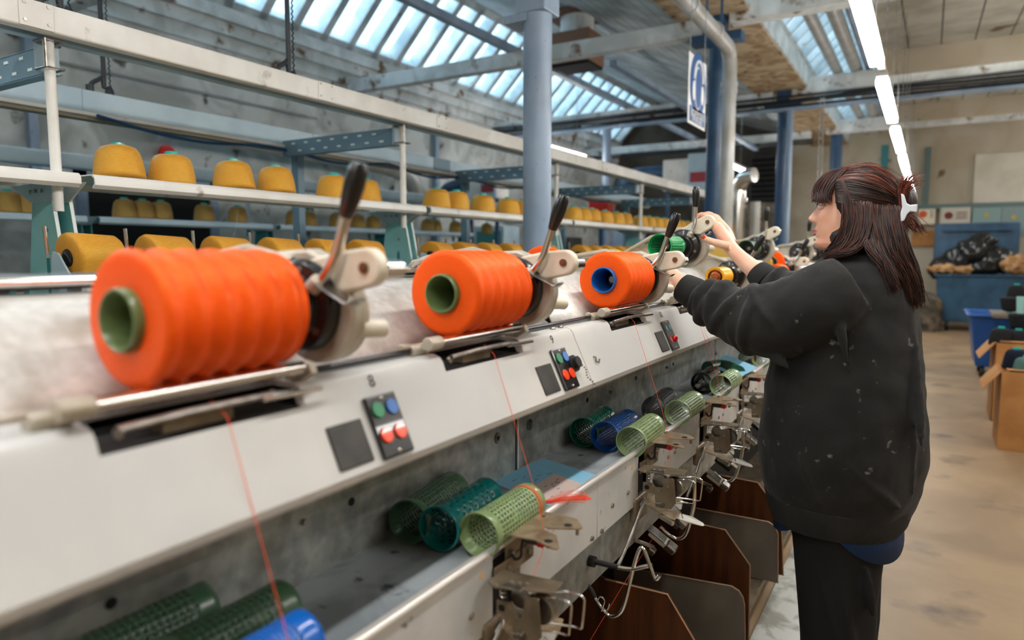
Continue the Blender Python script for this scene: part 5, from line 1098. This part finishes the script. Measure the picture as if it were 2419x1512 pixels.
# head: z -> front X, back X, half width
HT = [(1.355, -.235, -.150, .040), (1.366, -.262, -.130, .050), (1.376, -.279, -.118, .055), (1.388, -.284, -.110, .060), (1.400, -.279, -.104, .063), (1.42, -.280, -.100, .067), (1.44, -.281, -.096, .070),
      (1.46, -.279, -.094, .073), (1.48, -.276, -.092, .075), (1.497, -.2735, -.090, .076), (1.512, -.279, -.089, .077), (1.54, -.272, -.091, .077), (1.56, -.258, -.098, .071), (1.575, -.238, -.112, .058), (1.586, -.210, -.135, .036), (1.590, -.185, -.160, .012)]
v = []; n = 72; zs = [1.355+(1.590-1.355)*k/70 for k in range(71)]
g = lambda a, s: math.exp(-(a/s)**2)
for z in zs:
    f, b, w = interp(HT, z); cx = (f+b)/2; rx = (b-f)/2
    for i in range(n):
        t = 2*PI*i/n; c, s = math.cos(t), math.sin(t); e = .88
        x = cx-rx*math.copysign(abs(c)**e, c); y = w*math.copysign(abs(s)**e, s)
        if c > 0:   # face side
            d = 0
            d += (.0225*g(z-1.4575, .0115)+.0155*g(z-1.472, .013)+.009*g(z-1.487, .014))*g(y, .0145)      # nose
            d += .0085*g(z-1.4535, .0075)*(g(y-.014, .0075)+g(y+.014, .0075))                             # nostrils
            d += (.0115*g(z-1.4295, .0055)+.010*g(z-1.4135, .006))*g(y, .019)                         # lips
            d += .006*g(z-1.386, .010)*g(y, .018)                                                    # chin
            d += .007*g(z-1.514, .007)*g(abs(y)-.030, .020)                                          # brow ridge
            d -= .010*g(z-1.497, .010)*g(abs(y)-.032, .014)                                          # eye sockets
            d += .006*g(z-1.465, .016)*g(abs(y)-.042, .018)                                          # cheekbones
            x -= d*min(1, c*1.6)
        v.append((x, YW+y, z))
mb = MB(); k = len(zs); mb.add(v, [(i*n+j, i*n+(j+1) % n, (i+1)*n+(j+1) % n, (i+1)*n+j) for i in range(k-1) for j in range(n)]+[tuple(range(n))[::-1], tuple(range((k-1)*n, k*n))])
def limb(pts, rs, nn=20): mb.tube(smoothpath(pts, 4), [rs[0]]*0+[r for r in [x[0] for x in smoothpath([(r, 0, 0) for r in rs], 4)]], nn)
limb([(-.165, YW, 1.26), (-.175, YW, 1.32), (-.185, YW, 1.40)], [.066, .055, .056])
# trunk and legs under the clothes
def loft(mb, rings, n=40, e=1.0, mi=0, cap=True):
    v = []
    for (z, f, b, yc, hw) in rings:
        for i in range(n):
            t = 2*PI*i/n; c, s = math.cos(t), math.sin(t); v.append(((f+b)/2-(b-f)/2*math.copysign(abs(c)**e, c), yc+hw*math.copysign(abs(s)**e, s), z))
    k = len(rings); F = [(i*n+j, i*n+(j+1) % n, (i+1)*n+(j+1) % n, (i+1)*n+j) for i in range(k-1) for j in range(n)]
    if cap: F += [tuple(range(n))[::-1], tuple(range((k-1)*n, k*n))]
    mb.add(v, F, mi)
loft(mb, [(.72, -.31, -.09, YW, .15), (.85, -.33, -.08, YW, .17), (1.0, -.32, -.09, YW, .17), (1.15, -.30, -.09, YW, .16), (1.25, -.26, -.10, YW, .14), (1.31, -.22, -.12, YW, .07)])
for s, yy in ((1, YW-.10), (-1, YW+.10)):
    limb([(-.19, yy, .80), (-.185, yy, .62), (-.18, yy, .45), (-.17, yy, .25), (-.16, yy, .09)], [.085, .075, .055, .045, .038])
    limb([(-.15, yy, .06), (-.22, yy, .045), (-.29, yy, .035)], [.034, .034, .026])
# arms: near (left) arm to behind the blue-tubed head, far (right) arm to the lifted head
P = lambda x, y, Y: atY(x, y, Y)
limb([(-.19, YW-.15, 1.24), (-.34, YW-.17, 1.16), (-.44, 2.05, 1.165), P(1668, 712, 2.08), P(1632, 690, 2.10), P(1604, 668, 2.12), P(1588, 652, 2.13)], [.055, .048, .044, .042, .037, .030, .026])
limb([(-.19, YW+.15, 1.24), (-.32, YW+.18, 1.20), P(1850, 700, 2.42), P(1800, 652, 2.43), P(1768, 626, 2.45), P(1740, 600, 2.475), P(1722, 580, 2.50)], [.055, .048, .046, .036, .029, .0245, .024])
# far hand gripping the nylon plate of the lifted head
limb([P(1726, 582, 2.50), P(1710, 560, 2.53), P(1696, 540, 2.56), P(1686, 527, 2.575)], [.022, .023, .021, .014])
limb([P(1728, 576, 2.52), P(1716, 552, 2.56), P(1703, 534, 2.59), P(1694, 525, 2.605)], [.020, .022, .020, .013])
FING = [([(1688, 532, 2.57), (1672, 514, 2.58), (1656, 508, 2.59), (1642, 520, 2.595)], .0108), ([(1697, 530, 2.595), (1685, 512, 2.605), (1670, 506, 2.615), (1655, 516, 2.62)], .0108),
        ([(1706, 534, 2.615), (1696, 516, 2.63), (1684, 511, 2.64), (1670, 520, 2.645)], .0100), ([(1714, 542, 2.63), (1705, 525, 2.645), (1695, 521, 2.655), (1684, 530, 2.66)], .0088)]
for pts, r in FING: limb([P(*p) for p in pts], [r*1.15, r*1.08, r, r*.85], 14)
limb([P(1722, 582, 2.465), P(1702, 577, 2.455), P(1683, 571, 2.455), P(1670, 566, 2.46), P(1661, 563, 2.465)], [.015, .0145, .0120, .0112, .0085], 16)
# near hand, fingers curled round the back of the head it steadies
limb([P(1592, 656, 2.125), P(1574, 642, 2.14), P(1560, 636, 2.15)], [.026, .028, .020])
for k_, (x1, y1) in enumerate(((1548, 612), (1540, 626), (1540, 642), (1546, 656))):
    limb([P(1566, 630+k_*7, 2.15), P(x1+8, y1+4, 2.155), P(x1-6, y1+2, 2.14), P(x1-14, y1+6, 2.115)], [.012, .0105, .0095, .008], 12)
limb([P(1590, 672, 2.11), P(1576, 680, 2.09), P(1563, 678, 2.075)], [.014, .012, .009], 12)
body = mb.build('person', skin, None, origin=(-.18, YW, 0), angle=180)
tag(body, 'woman in charcoal sweatshirt and black trousers reaching both hands to the lifted winding head', 'person')
rm = body.modifiers.new('r', 'REMESH'); rm.mode = 'VOXEL'; rm.voxel_size = .0032; rm.use_smooth_shade = True
sm = body.modifiers.new('s', 'SMOOTH'); sm.factor = .5; sm.iterations = 2
# eyes, lids, brows, lips, nails, ear
for s in (-1, 1):
    MB().ball((-.2685, YW+s*.032, 1.4955), .0118, 18).build('eye', mat('eye_white_%d' % s, c8(226, 216, 208), .2, coat=.5), body)
    MB().ball((-.2765, YW+s*.033, 1.4950), .0052, 14).build('iris', mat('iris_%d' % s, c8(50, 36, 28), .2, coat=.5), body)
    q = MB().tube(smoothpath([(-.2665, YW+s*.046, 1.4955), (-.2775, YW+s*.040, 1.5012), (-.2815, YW+s*.031, 1.5022), (-.2800, YW+s*.022, 1.4980)], 5), .0026, 8); q.build('eyelid', skin, body)
    q = MB().tube(smoothpath([(-.2680, YW+s*.047, 1.4950), (-.2790, YW+s*.040, 1.4996), (-.2830, YW+s*.032, 1.5000)], 5), .0014, 6); q.build('eyelash', hairA, body)
    q = MB().tube(smoothpath([(-.262, YW+s*.055, 1.514), (-.276, YW+s*.044, 1.520), (-.286, YW+s*.028, 1.5185), (-.288, YW+s*.016, 1.515)], 5), .0024, 6); q.build('eyebrow', hairB, body)
    MB().ball((-.188, YW+s*.076, 1.478), .020, 16, (.55, .3, 1)).build('ear', skin, body)
lipm = mat('lips', c8(186, 104, 92), .4)
m = MB().tube(smoothpath([(-.276, YW-.022, 1.4215), (-.2895, YW-.010, 1.4275), (-.2935, YW, 1.4275), (-.2895, YW+.010, 1.4275), (-.276, YW+.022, 1.4215)], 4), [.0016]*3+[.0030]*11+[.0016]*3, 8); m.build('upper_lip', lipm, body)
m = MB().tube(smoothpath([(-.276, YW-.021, 1.4195), (-.2875, YW-.010, 1.4145), (-.2910, YW, 1.4135), (-.2875, YW+.010, 1.4145), (-.276, YW+.021, 1.4195)], 4), [.0016]*3+[.0034]*11+[.0016]*3, 8); m.build('lower_lip', lipm, body)
tp = P(1662.5, 560.5, 2.4545); MB().ball(tp, .0088, 16, (1.0, .45, .85), rot=Euler((0, .35, -.2)).to_matrix()).build('thumb_nail', nailm, body)
# sweatshirt
mb = MB()
loft(mb, [(.625, -.385, -.005, YW, .205), (.66, -.400, .005, YW, .213), (.70, -.412, .018, YW, .226), (.78, -.424, .030, YW, .236), (.88, -.418, .026, YW, .236), (.97, -.405, .016, YW, .230), (1.06, -.390, .004, YW, .222), (1.15, -.372, -.006, YW, .212),
          (1.22, -.345, -.018, YW, .198), (1.28, -.315, -.034, YW, .180), (1.32, -.288, -.050, YW, .150), (1.348, -.262, -.070, YW, .105), (1.362, -.245, -.085, YW, .070)], 48, .92)
SL = [((-.180, YW-.145, 1.270), .088), ((-.225, YW-.165, 1.240), .104), ((-.290, YW-.175, 1.200), .108), ((-.355, YW-.175, 1.172), .106), ((-.420, YW-.160, 1.168), .096), ((-.475, YW-.140, 1.180), .080), ((-.525, YW-.122, 1.200), .066), ((-.565, YW-.110, 1.216), .055), ((-.590, YW-.100, 1.226), .049)]
limb([p for p, _ in SL], [r for _, r in SL], 36)
SR = [((-.180, YW+.145, 1.270), .088), ((-.25, YW+.170, 1.240), .095), ((-.32, YW+.185, 1.225), .088), ((-.385, YW+.205, 1.232), .074), ((-.430, YW+.218, 1.250), .058), ((-.462, YW+.226, 1.268), .048)]
limb([p for p, _ in SR], [r for _, r in SR], 36)
# pushed-up folds of the sleeve: rolls wrapped round the forearm
def roll(c, d, R, r, a0, a1, tilt=0):
    d = Vector(d).normalized(); u, w = frame(d); pts = []; rr = []
    for i in range(13):
        a = a0+(a1-a0)*i/12; pts.append(Vector(c)+u*R*math.cos(a)+w*R*math.sin(a)+d*tilt*math.sin(a*1.0)); rr.append(r*(.35+.65*math.sin(PI*i/12)))
    mb.tube(pts, rr, 10)
for (t, kr, r, a0, a1, tl) in ((7.5, .98, .013, 0, 5.6, .008), (6.9, 1.0, .017, 1.0, 6.8, -.010), (6.3, 1.0, .019, -.6, 5.0, .018), (5.7, 1.0, .021, .4, 6.2, -.02), (5.0, 1.0, .022, 2.0, 7.0, .03), (4.4, 1.0, .018, -.5, 3.2, -.03), (3.7, 1.0, .018, 1.6, 5.4, .03), (2.9, 1.0, .016, 2.6, 6.0, -.03)):
    i = int(t); fr = t-i; i = min(i, 7)
    c = Vector(SL[i][0]).lerp(Vector(SL[i+1][0]), fr); rad = SL[i][1]+(SL[i+1][1]-SL[i][1])*fr
    roll(c, Vector(SL[i+1][0])-Vector(SL[i][0]), rad*kr, r, a0, a1, tl)
for (t, kr, r, a0, a1, tl) in ((4.6, .98, .012, 0, 5.6, .008), (4.0, 1.0, .016, 1.0, 6.0, -.012), (3.3, 1.0, .016, 0, 5.0, .015)):
    i = int(t); fr = t-i; c = Vector(SR[i][0]).lerp(Vector(SR[i+1][0]), fr); rad = SR[i][1]+(SR[i+1][1]-SR[i][1])*fr
    roll(c, Vector(SR[i+1][0])-Vector(SR[i][0]), rad*kr, r, a0, a1, tl)
for a, b, r in (((-.40, YW-.20, 1.12), (-.30, YW-.255, 1.05), .018), ((-.36, YW-.235, 1.20), (-.27, YW-.245, 1.09), .014), ((-.20, YW-.245, 1.24), (-.16, YW-.235, 1.05), .012), ((-.02, YW-.10, 1.15), (.01, YW-.18, .85), .012), ((-.15, YW-.235, .80), (-.02, YW-.16, .68), .014), ((-.28, YW-.23, .84), (-.22, YW-.225, .68), .012), ((-.02, YW-.15, .98), (.0, YW-.12, .72), .012)):
    a = Vector(a); b = Vector(b); mb.tube([a.lerp(b, i/8) for i in range(9)], [r*math.sin(PI*(i+.4)/9) for i in range(9)], 10)
sw = mb.build('sweatshirt', sweat, body, angle=180)
rm = sw.modifiers.new('r', 'REMESH'); rm.mode = 'VOXEL'; rm.voxel_size = .006; rm.use_smooth_shade = True
sm = sw.modifiers.new('s', 'SMOOTH'); sm.factor = .7; sm.iterations = 6
tx = bpy.data.textures.new('folds', 'CLOUDS'); tx.noise_scale = .10; tx.noise_depth = 1
dm = sw.modifiers.new('d', 'DISPLACE'); dm.texture = tx; dm.strength = .018; dm.mid_level = .5; dm.texture_coords = 'LOCAL'
def cuff(a, b, r0, r1):
    a = Vector(a); b = Vector(b); q = MB(); q.tube([a, a.lerp(b, .15), a.lerp(b, .5), a.lerp(b, .88), b, b-(b-a)*.05, a.lerp(b, .6)], [r0*.8, r0, (r0+r1)/2+.002, r1, r1-.003, r1-.006, r1-.008], 32); return q.build('cuff', ribm, body)
cuff((-.575, YW-.106, 1.220), P(1612, 678, 2.11), .050, .046)
cuff((-.452, YW+.224, 1.262), P(1787, 640, 2.44), .050, .043)
mb = MB(); loft(mb, [(.575, -.368, -.030, YW, .190), (.580, -.376, -.022, YW, .198), (.60, -.384, -.010, YW, .205), (.63, -.392, -.002, YW, .210), (.655, -.398, .002, YW, .214), (.66, -.385, -.01, YW, .20)], 48, .92, cap=False)
mb.build('hem_band', ribm, body)
mb = MB(); loft(mb, [(1.350, -.262, -.088, YW, .078), (1.366, -.250, -.100, YW, .068), (1.372, -.243, -.108, YW, .062), (1.366, -.236, -.115, YW, .056)], 40, 1, cap=False); mb.build('neckband', ribm, body)
q = MB(); seam = [(-.300, YW-.125, 1.330), (-.262, YW-.195, 1.315), (-.180, YW-.228, 1.285), (-.135, YW-.240, 1.22), (-.135, YW-.245, 1.14), (-.175, YW-.246, 1.08), (-.235, YW-.250, 1.05)]
# shirt tails
def tail(a0, a1, dip):
    v = []; N_ = 18
    for i in range(N_+1):
        t = a0+(a1-a0)*i/N_; c, s = math.cos(t), math.sin(t); low = .60-dip*math.sin(PI*i/N_)**.7
        x = -.198-.176*c; y = YW+.196*s
        for z in (.64, .60, low): v.append((x+(.004 if z == low else 0), y, z))
    q = MB(); q.add(v, [(3*i+k, 3*i+3+k, 3*i+4+k, 3*i+1+k) for i in range(N_) for k in range(2)]); o = q.build('shirt_tail', shirt, body); o.modifiers.new('s', 'SOLIDIFY').thickness = .003
tail(PI-.3, PI+1.5, .085); tail(-1.1, .6, .06)
# trousers and shoes
mb = MB(); loft(mb, [(.50, -.31, -.055, YW, .175), (.56, -.325, -.035, YW, .185), (.64, -.335, -.025, YW, .19), (.70, -.33, -.03, YW, .18)], 44)
for yy in (YW-.085, YW+.095):
    loft(mb, [(.045, -.255, -.085, yy, .068), (.10, -.262, -.078, yy, .070), (.25, -.272, -.070, yy, .075), (.38, -.286, -.072, yy, .082), (.47, -.296, -.066, yy, .088), (.55, -.305, -.06, yy, .095), (.62, -.31, -.055, yy, .10)], 36)
for a, b, r in (((-.10, YW-.17, .52), (-.08, YW-.15, .36), .014), ((-.16, YW-.17, .48), (-.10, YW-.155, .12), .013), ((-.22, YW-.17, .5), (-.14, YW-.16, .2), .010)):
    a = Vector(a); b = Vector(b); mb.tube([a.lerp(b, i/8) for i in range(9)], [r*math.sin(PI*(i+.4)/9) for i in range(9)], 10)
tr_ = mb.build('trousers', trou, body, angle=180); rm = tr_.modifiers.new('r', 'REMESH'); rm.mode = 'VOXEL'; rm.voxel_size = .008; rm.use_smooth_shade = True
sm = tr_.modifiers.new('s', 'SMOOTH'); sm.factor = .6; sm.iterations = 4
for yy in (YW-.10, YW+.10):
    q = MB().prism([(x, yy-.045, z) for x, z in ((-.09, .012), (-.085, .07), (-.12, .095), (-.20, .085), (-.27, .060), (-.325, .045), (-.335, .012))], (0, .09, 0)); q.build('shoe', blackr, body, bevel=.02, bseg=3)
# hair
EC = Vector((-.178, YW, 1.500))
def hp(x, y, off=1.0, fall=None):
    """point on the near side of the hair-covered head seen at a given direction from the head"""
    d = ray(x, y); R = Vector((.118*off, .094*off, .112*off)); o = CAM-EC
    oo = Vector((o.x/R.x, o.y/R.y, o.z/R.z)); dd = Vector((d.x/R.x, d.y/R.y, d.z/R.z)); A = dd.dot(dd); B = 2*oo.dot(dd); Cc = oo.dot(oo)-1; D_ = B*B-4*A*Cc
    if D_ > 0:
        p = CAM+d*((-B-math.sqrt(D_))/(2*A))
        if fall is None or p.y < fall: return p
    return atY(x, y, YW-.01 if fall is None else fall)
hair = MB()
hair.ball((-.163, YW, 1.500), 1, 40, (.104, .088, .102))
for (x, y, Y, r, sc) in ((2040, 560, 2.17, .075, (1.1, .9, .8)), (2075, 540, 2.2, .075, (1, .9, 1.2)), (2095, 600, 2.2, .060, (1, 1.1, 1.3)), (2005, 560, 2.16, .048, (1.1, .8, .8)), (2130, 640, 2.19, .040, (.9, 1.2, 1.6)), (2100, 480, 2.2, .07, (1, 1, 1)), (2150, 675, 2.18, .026, (.8, 1.2, 1.6)), (2128, 478, 2.17, .03, (1, 1, 1.5))):
    hair.ball(atY(x, y, Y), r, 20, sc)
def strands(g0, g1, n, rad=.0016, jit=.004, mats_=(0, 0, 0, 1, 1, 2), wav=0, seg=4):
    for k in range(n):
        t = random.random(); jx = Vector([random.gauss(0, jit) for _ in range(3)]); ph = random.uniform(0, 6); L = max(2, len(g0))
        pts = [g0[i].lerp(g1[i], t)+jx*(i/(L-1))+Vector([random.gauss(0, jit*.25) for _ in range(3)]) for i in range(L)]
        pts = smoothpath(pts, seg); N_ = len(pts)
        if wav: pts = [p+Vector((math.sin(ph+i*.55)*wav*i/N_, 0, math.cos(ph+i*.5)*wav*.4*i/N_)) for i, p in enumerate(pts)]
        r = rad*random.uniform(.7, 1.3); hair.tube(pts, [r*(1 if i < N_*.6 else 1-.8*(i-N_*.6)/(N_*.4)) for i in range(N_)], 5, random.choice(mats_))
G = lambda L, **k: [hp(x, y, **k) for x, y in L]
def H(L): return [atY(x, y, Y) for x, y, Y in L]
# fringe
strands(G([(1992, 396), (1958, 406), (1930, 430), (1921, 454), (1921, 474)], off=1.03), G([(2002, 398), (1988, 412), (1972, 436), (1962, 458), (1962, 478)], off=1.04), 240, .0012, .0035, (0, 0, 1, 2, 2))
far = lambda L, Y: [atY(x, y, Y) for x, y in L]
strands(far([(1992, 398), (1958, 405), (1934, 430), (1926, 452), (1925, 470)], 2.24), far([(1985, 400), (1952, 412), (1932, 436), (1922, 456), (1922, 473)], 2.18), 110, .0012, .004, (0, 1, 2))
# swept back over the crown to the clip
strands(G([(1990, 397), (2025, 389), (2072, 397), (2110, 428), (2128, 470)], off=1.02), G([(1975, 430), (2010, 425), (2060, 432), (2100, 455), (2128, 482)], off=1.05), 300, .0012, .0035, (0, 0, 1, 2, 2, 3))
strands(G([(1972, 428), (2010, 428), (2060, 440), (2100, 460), (2128, 482)], off=1.05), G([(1975, 478), (2012, 485), (2060, 492), (2100, 492), (2128, 497)], off=1.07), 340, .0012, .0035, (0, 0, 0, 1))
# side lock in front of the ear, from the parting down over the jaw
LK = lambda L: [atY(x, y, Y) for x, y, Y in L]
strands(LK([(1976, 425, 2.128), (1986, 460, 2.112), (1990, 500, 2.104), (1984, 545, 2.104), (1962, 582, 2.115), (1940, 604, 2.13)]), LK([(1992, 425, 2.118), (2006, 460, 2.102), (2010, 505, 2.094), (2010, 545, 2.090), (1998, 578, 2.085), (1978, 598, 2.09)]), 230, .0012, .0045, (0, 0, 1, 1, 2), .003)
strands(LK([(2000, 470, 2.105), (2010, 515, 2.096), (2004, 555, 2.090), (1980, 588, 2.085), (1945, 606, 2.10)]), LK([(2060, 480, 2.10), (2058, 530, 2.088), (2045, 570, 2.075), (2020, 592, 2.065), (1990, 600, 2.065)]), 260, .0013, .005, (0, 1, 1, 2), .004)
# long lower mass over the shoulder and back
strands(H([(2030, 480, 2.108), (2035, 540, 2.095), (2045, 580, 2.07), (2080, 620, 2.055), (2106, 668, 2.055)]), H([(2075, 485, 2.108), (2078, 550, 2.09), (2082, 595, 2.07), (2100, 640, 2.055), (2112, 690, 2.055)]), 200, .0013, .007, (0, 0, 1, 2), .006)
strands(H([(2055, 480, 2.108), (2068, 550, 2.085), (2085, 600, 2.075), (2120, 650, 2.085), (2148, 715, 2.10)]), H([(2125, 488, 2.125), (2136, 550, 2.105), (2148, 600, 2.105), (2165, 650, 2.115), (2172, 716, 2.13)]), 340, .0013, .007, (0, 0, 1, 1, 2), .007)
strands(H([(2100, 500, 2.20), (2120, 560, 2.22), (2140, 610, 2.20), (2155, 660, 2.2), (2160, 718, 2.18)]), H([(2128, 500, 2.16), (2142, 560, 2.15), (2155, 610, 2.14), (2168, 660, 2.14), (2172, 706, 2.14)]), 180, .0013, .007, (0, 1, 2), .006)
# wispy tuft standing out above and below the clip
strands(H([(2128, 490, 2.13), (2128, 450, 2.13), (2136, 424, 2.13), (2150, 404, 2.13)]), H([(2134, 490, 2.13), (2142, 458, 2.13), (2158, 438, 2.12), (2182, 434, 2.12)]), 90, .0007, .006, (2, 3, 3))
strands(H([(2118, 440, 2.13), (2128, 430, 2.13), (2136, 428, 2.13), (2142, 440, 2.13), (2140, 470, 2.13)]), H([(2122, 470, 2.13), (2130, 450, 2.13), (2140, 445, 2.13), (2146, 455, 2.13), (2142, 480, 2.13)]), 60, .0010, .003, (0, 1, 2))
strands(H([(2130, 495, 2.12), (2132, 520, 2.115), (2140, 538, 2.115), (2158, 552, 2.12)]), H([(2140, 495, 2.12), (2155, 505, 2.11), (2168, 520, 2.11), (2186, 545, 2.12)]), 70, .0008, .005, (2, 2, 1, 3))
# flyaways over the crown
strands(G([(1990, 395), (2040, 384), (2090, 398), (2120, 420)], off=1.06), G([(2000, 400), (2050, 392), (2095, 410), (2125, 440)], off=1.08), 26, .0004, .008, (2, 3))
hair.build('hair', [hairA, hairB, hairC, hairD], body, angle=180)
# white star-shaped claw clip
c = H([(2138, 490, 2.105)])[0]; pts = H([(x, y, 2.105) for x, y in ((2128, 456), (2136, 460), (2142, 480), (2150, 484), (2168, 482), (2166, 502), (2150, 500), (2144, 506), (2136, 522), (2128, 524), (2127, 505), (2131, 490))])
q = MB().prism(pts, (0, .012, 0)); o = q.build('hair_clip', clipm, body, smooth=False, bevel=.003)
